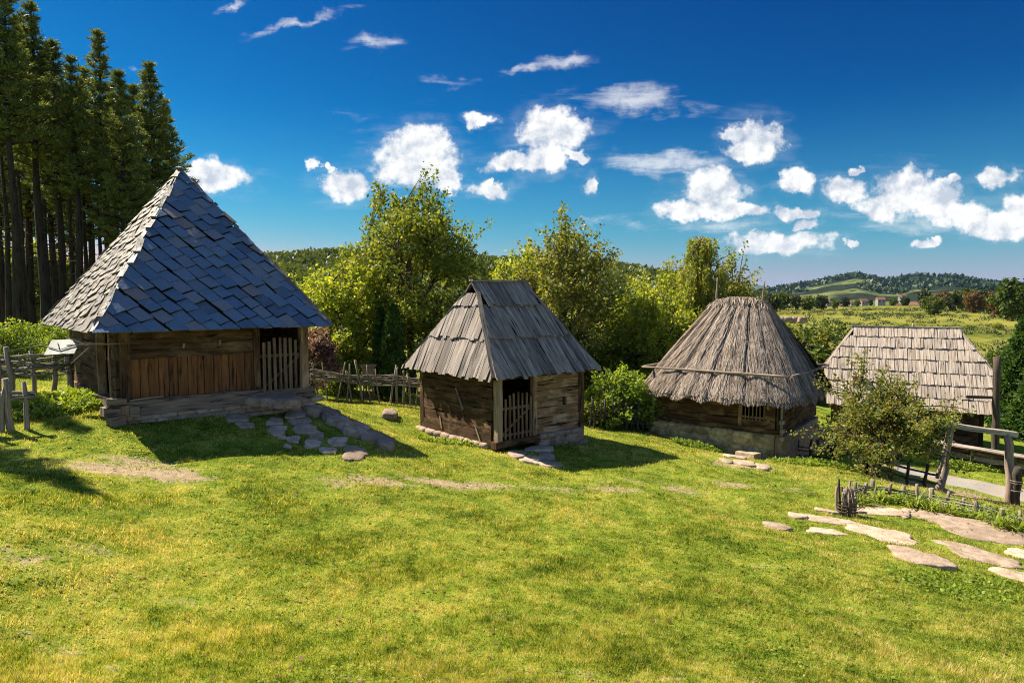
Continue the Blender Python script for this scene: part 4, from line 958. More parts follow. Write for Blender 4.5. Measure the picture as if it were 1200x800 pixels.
for i, (px, py, wp, hp, lab) in enumerate([(910,618,32,9,'small pale stepping stone, farthest left of the garden path'), (934,606,18,7,'tiny stepping stone left of the stakes'), (972,611,66,8,'long thin stepping stone just below the first stakes'), (968,625,36,8,'small oblong stepping stone below the long thin one'), (968,600,26,4,'slim stepping stone hugging the corner of the low fence'),
    (1025,599,62,12,'pale slab against the low fence corner, top of the path'), (1034,628,66,20,'broad kite-shaped stepping stone in mid path'), (1090,606,54,16,'smooth grey-topped slab with a rounded edge by the daylilies'), (1058,603,16,14,'narrow stone wedged between two slabs by the daylilies'), (1078,654,62,19,'stepping stone nearest the viewer, below mid path'), (1140,651,92,20,'long sloping slab running down towards the right edge'),
    (1152,622,102,28,'largest slab, cracked and buff, beside the strappy leaves'), (1196,630,40,26,'buff slab cut by the right edge of the picture'), (1196,650,30,12,'smaller slab at the right edge, below the buff one'), (1192,676,42,18,'lowest slab, at the right edge'), (1112,597,22,9,'small slab tucked behind the grey-topped one')]):
    flag(px, py, wp*1.04, hp*1.02, lab, g4, 220+i, thk=.07, flat=.55)

# ------------------------------------------------------------------ fences
def wattle(name, pts, hgt, label, rnd, step=.33, mat='stakewood', weave=8, lean=.22, over=.35, wz0=.45, wz1=.75, r=.035, sunk=.2, horizontals=None):
    """stakes driven in the ground with a band of woven rods"""
    pts = [Vector(p) for p in pts]; f = thing(name, (pts[0].x, pts[0].y, G(pts[0].x, pts[0].y)), label, 'fence'); o = f.location
    acc = [0]
    for a, b in zip(pts, pts[1:]): acc.append(acc[-1]+(b-a).length)
    def at_(s_):
        s_ = min(max(s_, 0), acc[-1])
        for i in range(len(pts)-1):
            if s_ <= acc[i+1]: return pts[i].lerp(pts[i+1], (s_-acc[i])/max(acc[i+1]-acc[i], 1e-6))
        return pts[-1]
    s_ = 0; k = 0
    while s_ <= acc[-1]:
        p = at_(s_); d = (at_(s_+.3)-at_(s_-.3)); d.z = 0; d.normalize(); nrm = Vector((-d.y, d.x, 0))
        z = G(p.x, p.y); ln = rnd.uniform(-lean, lean); h = hgt*rnd.uniform(.82, 1.12)
        q = Vector((p.x, p.y, z-sunk))+nrm*rnd.uniform(-.05,.05) - o; tp = q+d*ln*h+nrm*rnd.uniform(-.08,.08)+Vector((0,0,h+sunk))
        mb = MB(); rr = r*rnd.uniform(.7, 1.3); mb.stick(q, tp, rr, rr*.75, .03, rnd=rnd, n=6, k=4); mb.build('stake', M[mat], f)
        s_ += step*rnd.uniform(.7, 1.3); k += 1
    mb = MB()
    for wv in range(weave):
        zz = hgt*(wz0+(wz1-wz0)*wv/max(weave-1, 1)); ph = rnd.random()*6+wv*math.pi; ps = []; n_ = int(acc[-1]/.16)+2
        for i in range(n_):
            s1 = acc[-1]*i/(n_-1); p = at_(s1); d = (at_(s1+.3)-at_(s1-.3)); d.z = 0; d.normalize(); nrm = Vector((-d.y, d.x, 0))
            ps.append(Vector((p.x, p.y, G(p.x, p.y)+zz+.03*math.sin(s1*2.3+wv)+rnd.uniform(-.012,.012)))+nrm*(.045*math.sin(math.pi*s1/step+ph))-o)
        mb.tube(ps, [rnd.uniform(.012, .026)]*len(ps), 5, .2, rnd)
        for _ in range(int(acc[-1]*1.0)):
            s1 = rnd.random()*acc[-1]; p = at_(s1); c = Vector((p.x, p.y, G(p.x, p.y)+zz))-o; dd = Vector((rnd.uniform(-1,1), rnd.uniform(-1,1), rnd.uniform(-.3,.6)))*.22
            mb.tube([c, c+dd*.5, c+dd+Vector((0,0,.03))], [.01, .008, .004], 4, .1, rnd)
    if weave: mb.build('woven_rods', M[mat if mat != 'stakewood' else 'roofgrey'], f)
    if horizontals:
        for zz, rr in horizontals:
            mb = MB(); ps = [at_(acc[-1]*i/8) for i in range(9)]; mb.tube([Vector((p.x, p.y, G(p.x, p.y)+zz))-o+Vector((rnd.uniform(-.02,.02), rnd.uniform(-.02,.02), rnd.uniform(-.02,.02))) for p in ps], [rr]*9, 6, .1, rnd); mb.build('rail', M[mat], f)
    return f
rnd = random.Random(7)
wattle('wattle_fence', [GV(362,20.5), GV(420,21.2), GV(500,22)], 1.25, 'wattle fence of leaning stakes between the slate-roofed and board-roofed huts', rnd, step=.26, weave=9, lean=.3, wz0=.5, wz1=.72)
wattle('wattle_fence', [GV(690,21), GV(740,21.6), GV(790,22.2)], .95, 'dark low stake fence swallowed by shrubs beside the thatched hut', rnd, step=.24, weave=5, lean=.12, mat='darkstake', wz0=.3, wz1=.7)
wattle('wattle_fence', [GV(-40,15.2), GV(40,15.4), GV(84,15.9)], 1.1, 'tall wattle fence running behind the shorter one to the slate-roofed hut', rnd, step=.33, weave=12, lean=.08, wz0=.5, wz1=.9, r=.06, horizontals=[(1.0,.025), (.72,.03)])
wattle('post_fence', [GV(-60,11.9), GV(-15,12.0), GV(36,12.2)], .95, 'short front fence of round posts at the far left, ending at a sawn post', rnd, step=.22, weave=3, lean=.14, wz0=.62, wz1=.74, r=.055, horizontals=[(.55,.03)])
wattle('wattle_fence', [W(990,600,13.0), W(1008,580,14.4), W(1035,580,14.6), W(1085,585,14.3), W(1150,600,13.2), W(1230,612,12.6)], .33, 'knee-high wattle fence of stubby stakes along the daylily bed', rnd, step=.34, weave=6, lean=.12, wz0=.1, wz1=.62, r=.05)
mb = None
cf = thing('stake_bundle', W(992,597,12.9), 'tangled bundle of upright sticks marking the corner of the low fence', 'stakes'); cf.location.z = G(cf.location.x, cf.location.y)
for i in range(9):
    mb = MB(); a = i*.7; p = Vector((.13*math.cos(a), .13*math.sin(a), -.1)); mb.stick(p, p*rnd.uniform(.4,1.6)+Vector((rnd.uniform(-.1,.1), 0, rnd.uniform(.45,.8))), .03, .02, .08, rnd=rnd); mb.build('stick', M['darkstake' if i % 2 else 'stakewood'], cf)
mb = MB()
for k in range(3): mb.tube([Vector((.17*math.cos(a_*.7), .17*math.sin(a_*.7), .1+k*.06)) for a_ in range(10)], [.014]*10, 5, .1, rnd)
mb.build('binding', M['darkstake'], cf)
wattle('stake_fence', [GV(938,20.6), GV(958,20.3), GV(985,20.0)], .85, 'row of dark leaning stakes beside the stone wall of the thatched hut', rnd, step=.27, weave=3, lean=.28, mat='darkstake', wz0=.3, wz1=.6, r=.04)
wattle('stake_fence', [W(1030,560,17.4), W(1060,560,17.6), W(1098,565,17.8)], .7, 'dark stakes and rails behind the trunk of the bushy tree', rnd, step=.5, weave=0, lean=.1, mat='darkstake', r=.045, horizontals=[(.25,.03), (.5,.03)])
# low plank and log barriers along the track
def plank_bar(name, a, b, hgt, n, label, top_w, mats=('roofsilver', 'darklog'), fix=False):
    a = Vector(a); b = Vector(b); a.z = a.z if fix else G(a.x, a.y); b.z = b.z if fix else G(b.x, b.y); f = thing(name, a, label, 'barrier'); d = b-a; nrm = Vector((-d.y, d.x, 0)).normalized()
    for i in range(n):
        z = hgt*(i+.5)/n; mb = MB(); mb.beam(Vector((0,0,z)), d+Vector((0,0,z+rnd.uniform(-.02,.02))), .12, hgt/n*.86, seg=10, jit=.012, rnd=rnd); mb.build('log', M[mats[1] if i % 2 == 0 else 'stakewood'], f)
    for off in (-top_w/3, 0, top_w/3):
        mb = MB(); mb.beam(nrm*off+Vector((0,0,hgt+.04)), d+nrm*off+Vector((0,0,hgt+.04+rnd.uniform(-.02,.02))), top_w/3.2, .05, seg=8, jit=.008, rnd=rnd); mb.build('top_plank', M[mats[0]], f)
    m_ = 4
    for i in range(m_):
        p = d*(i/(m_-1)); mb = MB(); mb.beam(p-nrm*.14+Vector((0,0,-.25 if not fix else -1.3)), p-nrm*.14+Vector((0,0,hgt)), .12, .12, up=(1,0,0), seg=3, jit=.006, rnd=rnd); mb.build('post', M['darkstake'], f)
    return f
plank_bar('log_barrier', W(936,525,22.6), W(1050,541,24.2), .62, 3, 'low log barrier topped with pale planks between the thatched hut and the bushy tree', .6, fix=True)
plank_bar('log_barrier', W(1092,540,25.3), W(1240,560,23.0), .62, 3, 'low log barrier with pale top planks behind the track at the right', .5)
# open timber frame (gateway)
gf = thing('timber_gateway', W(1100,577,18.6), 'open grey timber gateway of two posts and a top beam by the track', 'gateway'); gf.location.z = G(gf.location.x, gf.location.y); o = gf.location.copy()
pA = W(1098,577,18.6)-o; pA.z = -.2; pAt = W(1114,499,18.9)-o; pB = W(1184,590,18.4)-o; pB.z = G((pB+o).x, (pB+o).y)-o.z-.2; pBt = W(1181,508,18.4)-o
mb = MB(); mb.stick(pA, pAt, .12, .085, .02, 8, 7, rnd=rnd); mb.build('post', M['stakewood'], gf)
mb = MB(); mb.stick(pB, pBt, .12, .10, .01, 8, 7, rnd=rnd); mb.build('post', M['stakewood'], gf)
mb = MB(); mb.beam(W(1086,494,19.0)-o, W(1192,509,18.35)-o, .2, .13, seg=9, jit=.014, rnd=rnd); mb.build('top_beam', M['roofsilver'], gf)
mb = MB(); mb.stick(W(1098,560,18.6)-o, W(1108,522,18.6)-o, .05, .045, .05, rnd=rnd); mb.build('brace', M['stakewood'], gf)
pf_ = thing('bare_pole', W(1166,530,25.6), 'tall dark bare pole standing at the right corner of the far house', 'pole'); pf_.location.z = G(pf_.location.x, pf_.location.y)-.2; o = pf_.location.copy()
mb = MB(); mb.stick((0,0,0), W(1169,418,25.6)-o, .13, .11, .01, 8, 7, rnd=rnd); mb.build('shaft', M['darkstake'], pf_)
mb = MB(); mb.beam(W(1169,466,25.6)-o+Vector((-1.0,.3,0)), W(1169,466,25.6)-o+Vector((.2,0,0)), .1, .1, seg=3, jit=.01); mb.build('side_arm', M['darkstake'], pf_)
ps = thing('gnarled_post', W(1189,588,18.0), 'gnarled stump-like post tied with wire beside the gateway', 'post'); ps.location.z = G(ps.location.x, ps.location.y)
mb = MB(); mb.stick((0,0,-.2), (.05,0,1.05), .12, .09, .05, 8, 6, .25, rnd=rnd); mb.build('shaft', M['darkstake'], ps)
mb = MB(); mb.stick((.22,-.1,-.2), (.42,-.1,.95), .05, .04, .05, 6, 5, rnd=rnd); mb.build('prop', M['stakewood'], ps)
mb = MB()
for z in (.42, .62, .68): mb.tube([Vector((.03+.14*math.cos(a_), .14*math.sin(a_), z)) for a_ in np.linspace(0, 6.28, 12)], [.01]*12, 4, .1, rnd)
mb.tube([Vector((.1,0,.6)), Vector((.6,-.1,.5)), Vector((1.2,-.2,.55))], [.01]*3, 4); mb.build('wire', M['stakewood'], ps)
# small things
sp = W(74,407,13.6); pn = thing('sheet_panel', sp, 'pale battered metal sheet hung from the fence beside the slate-roofed hut', 'panel', R(4), rot=(-R(52), 0, R(4)))
mb = MB(); mb.beam((-.29,0,0), (.27,0,.04), .012, .44, seg=5, jit=.004, rnd=rnd); mb.build('sheet', M['metal'], pn)
mb = MB(); mb.stick((-.28,-.02,.0), (.0,-.025,-.10), .009, .008, .02, rnd=rnd); mb.stick((-.02,-.025,-.1), (.27,-.02,.08), .009, .008, .02, rnd=rnd); mb.stick((-.15,-.02,.12), (-.02,-.025,-.1), .009, .007, .02, rnd=rnd); mb.build('twig_brace', M['stakewood'], pn)
mb = MB(); mb.stick((.27,.0,.1), (.8,-.1,.02), .012, .01, .02, rnd=rnd); mb.build('hanging_pole', M['stakewood'], pn); mb = MB(); mb.stick((-.29,0,.1), (-1.2,.2,.12), .014, .012, .02, rnd=rnd); mb.build('hanging_pole', M['stakewood'], pn)
pk = thing('pink_awning', W(392,432,26), 'small arched pale pink cover behind the wattle fence', 'awning'); o = pk.location.copy()
mb = MB(); n_ = 12; pr = []
for i in range(n_+1):
    q = i/n_; pr.append((W(374+34*q, 417, 26)-o).x)
for i in range(n_+1):
    z = (W(390,423,26)-o).z + .30*math.sin(math.pi*(i/n_)**.8)
    for y in (-.5, .5): mb.v += [Vector((pr[i], y, z)), Vector((pr[i], y, z-.035))]
for i in range(n_):
    a = i*4; b = a+4
    for q in ((a, b, b+2, a+2), (a+1, a+3, b+3, b+1), (a, a+1, b+1, b), (a+2, b+2, b+3, a+3)): mb.face(q, ((0,0),(.1,0),(.1,.1),(0,.1)))
mb.build('cover', M['pink'], pk)
for xx in (pr[1], pr[-2]):
    mb = MB(); mb.stick((xx, 0, G(o.x, o.y)-o.z-.1), (xx, 0, .4), .025, .025); mb.build('leg', M['darkstake'], pk)
bx = thing('wooden_box', W(433,440,23.5), 'tan wooden hive-like box on legs behind the wattle fence', 'box'); o = bx.location.copy()
mb = MB(); mb.box((0,0,.1), (.42,.4,.5)); mb.build('body', M['palewood'], bx)
mb = MB(); mb.box((0,0,.38), (.56,.54,.05)); mb.build('lid', M['palewood'], bx)
for sx in (-.16,.16):
    for sy in (-.15,.15): mb = MB(); mb.stick((sx,sy,G(o.x,o.y)-o.z-.1), (sx,sy,-.14), .025); mb.build('leg', M['palewood'], bx)

# ------------------------------------------------------------------ foliage
def leaf_quads(P, size, rs, droop=0.0, nrm_bias=None):
    """kite shaped leaves at points P (n,3)"""
    n = len(P); d = rs.normal(size=(n,3)); d[:,2] -= droop; d /= np.linalg.norm(d, axis=1)[:,None]
    e = rs.normal(size=(n,3)); s = np.cross(d, e); s /= np.linalg.norm(s, axis=1)[:,None]+1e-9
    L = size*rs.uniform(.6, 1.35, n)[:,None]; wd = L*rs.uniform(.28, .42, n)[:,None]
    a = P; b = P + d*L*.45 + s*wd; c = P + d*L; e_ = P + d*L*.45 - s*wd
    return np.stack([a, b, c, e_], axis=1).reshape(-1, 3)
def crown_shoots(rs, env, n, bias_up=.5, r0=.55):
    """start points and directions of leafy shoots within an envelope function env(unit dir)->radius scale"""
    d = rs.normal(size=(n,3)); d /= np.linalg.norm(d, axis=1)[:,None]
    k = rs.uniform(r0, 1.0, n)**.7
    return d, k
def tree_data(name, seed, H, crown_c, crown_r, n_limb, n_shoot, n_leaf, leaf, shoot_len, up=.5, trunk_r=.16, droop=0.0, spread=.11, lump=.28, low=-1.0, stems=1):
    """crown + trunk mesh data. crown_c: height of crown centre, crown_r: (rx, ry, rz)"""
    rs = np.random.RandomState(seed); rnd = random.Random(seed); cr = np.array(crown_r); C = np.array([0,0,crown_c])
    wood_ = MB(); limbs = []
    top = np.array([rs.uniform(-.2,.2), rs.uniform(-.2,.2), crown_c+cr[2]*.75])
    for st in range(stems):
        off = np.array([rs.uniform(-.25,.25)*(stems>1), rs.uniform(-.25,.25)*(stems>1), 0]); tp = top + (np.array([rs.uniform(-1,1)*cr[0]*.5, rs.uniform(-1,1)*cr[1]*.5, -cr[2]*.2]) if stems > 1 else 0)
        ps = [Vector(off + (tp-off)*(i/8)) + Vector((rs.normal()*.05*i**.5, rs.normal()*.05*i**.5, 0))*H/6 for i in range(9)]; ps[0].z = -.3
        wood_.tube(ps, [trunk_r/stems**.4*(1.25 if i == 0 else 1)*(1-.1*i) for i in range(9)], 9, .12, rnd)
        limbs.append(ps)
    nodes = []
    for i in range(n_limb):
        ps = limbs[i % stems]; k = rs.uniform(.28, .95); i0 = k*8; a = ps[int(i0)].lerp(ps[min(int(i0)+1, 8)], i0-int(i0))
        az = i*2.4+rs.uniform(-.4,.4); el = rs.uniform(-.35, .9) + .5*k
        d = np.array([math.cos(az)*math.cos(el), math.sin(az)*math.cos(el), math.sin(el)])
        e = C + d*cr*rs.uniform(.62, .92); e = Vector(e)
        if e.z < a.z-.4*H: e.z = a.z-.4*H
        m1 = a.lerp(e, .35)+Vector((0,0,-.04*H*rs.rand())); m2 = a.lerp(e, .7)+Vector((rs.normal()*.1, rs.normal()*.1, .04*H*rs.rand()))
        r = trunk_r*(1-.07*i0)*.42
        wood_.tube([a, m1, m2, e], [r, r*.75, r*.5, r*.16], 6, .1, rnd); 
        for q in np.linspace(.35, 1, 6): nodes.append(np.array(a.lerp(m1, q/.35) if q < .35 else (m1.lerp(m2, (q-.35)/.35) if q < .7 else m2.lerp(e, (q-.7)/.3))))
    nodes = np.array(nodes)
    # shoots: clumps hang round the limb nodes, and reach to a lumpy envelope
    d = rs.normal(size=(n_shoot*3,3)); d /= np.linalg.norm(d, axis=1)[:,None]
    lumpv = np.array([1+lump*mnoise.noise(Vector(v*2.1)+Vector((seed*3.1,0,0)))*1.6+lump*.6*mnoise.noise(Vector(v*5)+Vector((0,seed,0))) for v in d])
    k = rs.uniform(.22, 1, len(d))**.55
    P = C + d*cr*(k*lumpv)[:,None]
    dens = np.array([mnoise.noise(Vector(p)*(1.15/max(.6, cr.mean()/2.2))+Vector((seed,5,0))) for p in P])
    keep = (dens > -.10) & (P[:,2] > low); P = P[keep][:n_shoot]; k = k[keep][:n_shoot]; d = d[keep][:n_shoot]
    near = np.argmin(((P[:,None,:]-nodes[None,:,:])**2).sum(2), axis=1)
    outd = P - nodes[near]; outd /= np.linalg.norm(outd, axis=1)[:,None]+1e-6
    sd = outd*.5 + d*.5 + np.array([0,0,up]) + rs.normal(size=P.shape)*.3; sd /= np.linalg.norm(sd, axis=1)[:,None]
    L = shoot_len*rs.uniform(.5, 1.3, len(P))
    per = n_leaf//max(len(P), 1)
    u = rs.uniform(-.25, 1, (len(P), per)); 
    LP = P[:,None,:] + sd[:,None,:]*(u*L[:,None])[:,:,None] + rs.normal(size=(len(P), per, 3))*spread*(1.25-.7*np.clip(u,0,1))[:,:,None]
    LP[:,:,2] -= droop*(u*L[:,None])**2
    for i in range(0, len(P), 2):
        a = Vector(nodes[near[i]]); b = Vector(P[i]+sd[i]*L[i]*.8)
        wood_.tube([a, a.lerp(b, .5)+Vector((0,0,.05)), b], [.022, .014, .004], 4, .1, rnd, cap=False)
    kz = H/np.percentile(LP[:,:,2], 99.6)
    LP[:,:,2] *= kz
    for v_ in wood_.v: v_.z *= kz
    crown = np_mesh('crown', leaf_quads(LP.reshape(-1,3), leaf, rs, droop=.25+droop), 4)
    return crown, wood_
_cache = {}
def tree(name, loc, label, group, leafm, barkm='bark', cat='tree', rz=0, scale=1.0, **kw):
    key = (tuple(sorted((k, v if not isinstance(v, tuple) else tuple(v)) for k, v in kw.items())), barkm)
    t_ = thing(name, loc, label, cat, rz, group); t_.scale = (scale,)*3
    if key not in _cache:
        cr, wd = tree_data(name, **kw)
        c = link_mesh('crown', cr, M[leafm], t_); wo = wd.build('trunk', M[barkm], t_); _cache[key] = (c, wo, leafm)
    else:
        c0, w0_, lm = _cache[key]
        c = c0.copy(); COL.objects.link(c); c.parent = t_; w_ = w0_.copy(); COL.objects.link(w_); w_.parent = t_
        if lm != leafm: c.data = c0.data.copy(); c.data.materials[0] = M[leafm]
    return t_
def at_px(px, D, dz=0): p = GV(px, D); p.z += dz; return p
def hgt(py, D, px): return (W(px, py, D).z - G(*GV(px, D).xy))

# big pear tree
D = 26.5; p = at_px(482, D); H = hgt(222, D, 482)
tree('leafy_tree', p, 'tallest and widest leafy tree, standing behind the two slender cypresses', None, 'leaf_pear', seed=3, H=H, crown_c=H*.56, crown_r=(2.75, 2.7, H*.45), n_limb=26, n_shoot=860, n_leaf=44000, leaf=.13, shoot_len=.95, up=.75, trunk_r=.2, low=.8)
D = 25.0; p = at_px(408, D); H = hgt(315, D, 408)
tree('yellow_green_tree', p, 'low yellow-green bushy tree left of the tallest leafy tree', None, 'leaf_lime', seed=5, H=H, crown_c=H*.5, crown_r=(1.5, 1.5, H*.48), n_limb=18, n_shoot=420, n_leaf=20000, leaf=.12, shoot_len=.6, up=.5, trunk_r=.1, low=.3)
D = 31; p = at_px(375, D); tree('yellow_green_tree', p, 'rounded pale bushy tree in the gap beyond the slate roof corner', None, 'leaf_lime', seed=6, H=4.6, crown_c=2.6, crown_r=(1.7,1.7,2.2), n_limb=16, n_shoot=360, n_leaf=14000, leaf=.14, shoot_len=.6, up=.4, trunk_r=.1, low=.2)
# trees between huts 2 and 3
D = 26.5; p = at_px(663, D); H = hgt(258, D, 663)
tree('leafy_tree', p, 'slender open-crowned tree rising directly behind the board-roofed hut', None, 'leaf_olive', seed=8, H=H, crown_c=H*.58, crown_r=(1.7, 1.8, H*.44), n_limb=24, n_shoot=480, n_leaf=22000, leaf=.125, shoot_len=.95, up=.95, trunk_r=.15, low=.6, lump=.42)
D = 28.5; p = at_px(607, D); H = hgt(292, D, 607)
tree('leafy_tree', p, 'smaller bright green tree peeping over the ridge of the board-roofed hut', None, 'leaf_lime', seed=9, H=H, crown_c=H*.6, crown_r=(1.3, 1.4, H*.4), n_limb=18, n_shoot=360, n_leaf=16000, leaf=.12, shoot_len=.7, up=.9, trunk_r=.12, low=.6)
D = 28.2; p = at_px(706, D); H = hgt(392, D, 706)
tree('shady_tree', p, 'squat green tree in the gap just right of the board-roofed hut', None, 'leaf_pear', seed=10, H=H, crown_c=H*.6, crown_r=(1.15, 1.3, H*.42), n_limb=16, n_shoot=360, n_leaf=15000, leaf=.11, shoot_len=.6, up=.2, trunk_r=.1, low=.4)
# birch and its companions
D = 28; p = at_px(818, D); H = hgt(268, D, 812)
def birch(p, H, label):
    t_ = thing('weeping_birch', p, label, 'tree'); rs = np.random.RandomState(17); rnd = random.Random(17); wd = MB(); LP = []
    ps = [Vector((.1*math.sin(i*1.3), .08*math.cos(i*1.7), -.3+(H+.1)*i/10)) for i in range(11)]; wd.tube(ps, [.13*(1-.085*i) for i in range(11)], 8, .1, rnd)
    for i in range(44):
        k = rs.uniform(.22, .99); a = ps[0].lerp(ps[-1], k); az = i*2.4; ln = (1.0-.66*abs(k-.35)/.65)*2.3*rs.uniform(.55,1.05)*(1 if k < .8 else .62); e = a+Vector((math.cos(az)*ln, math.sin(az)*ln, ln*.75)); m_ = a.lerp(e, .5)+Vector((0,0,.12))
        wd.tube([a, m_, e], [.035, .022, .008], 5, .1, rnd)
        for s_ in range(19):
            q = rs.uniform(.3, 1.05); st = Vector(a.lerp(e, q)) + Vector((rs.normal()*.12, rs.normal()*.12, 0)); L = rs.uniform(.5, 1.5)*(.6+.5*(1-k))
            n_ = int(34*L); u = rs.rand(n_)*L; x = st.x+rs.normal(size=n_)*.035+math.cos(az)*.1*np.sin(u); y = st.y+rs.normal(size=n_)*.035; LP.append(np.stack([x, y, st.z-u+rs.normal(size=n_)*.02], 1))
            wd.tube([st, st+Vector((.02,0,-L*.5)), st+Vector((.0,0,-L))], [.006, .004, .002], 3, .1, rnd, cap=False)
    LP = np.concatenate(LP); link_mesh('crown', np_mesh('crown', leaf_quads(LP, .095, rs, droop=1.2), 4), M['leaf_birch'], t_); wd.build('trunk', M['palewood'], t_); return t_
birch(p, H, 'yellowing weeping birch standing behind the left half of the thatched roof')
D = 27; p = at_px(760, D); H = hgt(332, D, 760)
tree('hazel_bush', p, 'broad yellow-green bush left of the weeping birch', None, 'leaf_lime', seed=12, H=H, crown_c=H*.52, crown_r=(1.7, 1.6, H*.47), n_limb=20, n_shoot=520, n_leaf=26000, leaf=.12, shoot_len=.75, up=.5, trunk_r=.08, low=.2, stems=3)
D = 29.5; p = at_px(790, D); H = hgt(312, D, 790)
tree('yellow_tree', p, 'full yellow-green tree filling the view below and left of the weeping birch', None, 'leaf_birch', seed=14, H=H, crown_c=H*.55, crown_r=(2.2, 1.7, H*.44), n_limb=22, n_shoot=560, n_leaf=27000, leaf=.12, shoot_len=.75, up=.5, trunk_r=.12, low=.3)
D = 28.6; p = at_px(856, D); H = hgt(292, D, 856)
tree('dark_leafed_tree', p, 'darker sparse tree pressed against the right side of the weeping birch', None, 'leaf_olive', seed=13, H=H, crown_c=H*.62, crown_r=(1.1, 1.2, H*.4), n_limb=18, n_shoot=260, n_leaf=9000, leaf=.115, shoot_len=.8, up=.6, trunk_r=.1, low=.4, lump=.4)
for i, (px, D, ty, rx, lm, lab, sd) in enumerate([(730,22.4,434,1.0,'leaf_weed','leafy pale green shrub behind the dark stake fence, right of the board-roofed hut',21), (764,22.9,446,.95,'leaf_weed','leafy shrub touching the left corner of the thatched hut',22), (706,22.3,462,.7,'leaf_lime','low shrub at the right corner of the board-roofed hut',23)]):
    p = at_px(px, D); H = hgt(ty, D, px); tree('shrub', p, lab, 'shrubs between the board-roofed and thatched huts', lm, cat='shrub', seed=sd, H=H, crown_c=H*.5, crown_r=(rx, .9, H*.5), n_limb=14, n_shoot=260, n_leaf=9000, leaf=.12, shoot_len=.4, up=.4, trunk_r=.05, low=.05, stems=3)
# purple shrub and low green bush behind the wattle fence
D = 22.2; p = at_px(366, D); H = hgt(384, D, 366)
tree('purple_shrub', p, 'purple-leaved shrub peeping out beside the gate post of the slate-roofed hut', None, 'leaf_purple', cat='shrub', seed=31, H=H, crown_c=H*.56, crown_r=(.62, .7, H*.46), n_limb=14, n_shoot=220, n_leaf=9000, leaf=.10, shoot_len=.4, up=.5, trunk_r=.06, low=.2)
D = 24; p = at_px(395, D); H = hgt(419, D, 395)
tree('round_bush', p, 'small rounded green bush under the pink cover', None, 'leaf_weed', cat='shrub', seed=32, H=H, crown_c=H*.5, crown_r=(.7, .6, H*.5), n_limb=12, n_shoot=220, n_leaf=9000, leaf=.07, shoot_len=.25, up=.5, trunk_r=.04, low=.05)
# slender cypresses
def cypress(px, D, ty, r, label, seed):
    p = at_px(px, D); H = hgt(ty, D, px); t_ = thing('cypress', p, label, 'cypress', 0, 'slender cypresses behind the wattle fence'); rs = np.random.RandomState(seed); n = 15000
    z = rs.rand(n)**.85; a = rs.rand(n)*6.283; prof = np.minimum(1, (1-z)*2.4)**.7*np.minimum(1, .75+z*2)
    lp = np.array([mnoise.noise(Vector((math.cos(q)*1.3, math.sin(q)*1.3, w_*7+seed))) for q, w_ in zip(a, z)])
    rr = r*prof*(1+.35*lp)*rs.uniform(.55, 1.03, n); P = np.stack([rr*np.cos(a), rr*np.sin(a), .15+z*H], 1)
    Q = leaf_quads(P, .11, rs, droop=-1.6); link_mesh('crown', np_mesh('crown', Q, 4), M['leaf_yew'], t_)
    mb = MB(); mb.tube([Vector((0,0,-.2)), Vector((0,0,H*.5)), Vector((0,0,H*.93))], [.06,.04,.01], 6); mb.build('trunk', M['bark'], t_)
cypress(446, 23.8, 366, .26, 'narrower of the two slender cypresses, on the left', 1); cypress(460, 23.4, 363, .40, 'fuller of the two slender cypresses, on the right', 2)
# rowan / hawthorn in front of the track
D = 17.8; p = W(1038,566,D); p.z = G(p.x, p.y); H = W(1035,424,D).z-p.z
tree('hawthorn', p, 'bushy russet-green tree growing by the low fence in front of the far house', None, 'leaf_rowan', 'barkdark', seed=47, H=H, crown_c=H*.55, crown_r=(1.15, 1.15, H*.40), n_limb=16, n_shoot=400, n_leaf=16000, leaf=.075, shoot_len=.55, up=.35, trunk_r=.11, low=.72, stems=3, spread=.08, lump=.75)
D = 18.9; p = W(1012,545,D); p.z = G(p.x, p.y)
tree('bushy_sapling', p, 'sparse green sapling tangled into the left side of the bushy russet tree', None, 'leaf_olive', 'barkdark', seed=45, H=2.5, crown_c=1.85, crown_r=(.62,.6,.75), n_limb=10, n_shoot=110, n_leaf=3600, leaf=.08, shoot_len=.5, up=.45, trunk_r=.06, low=.5, stems=2, spread=.08)

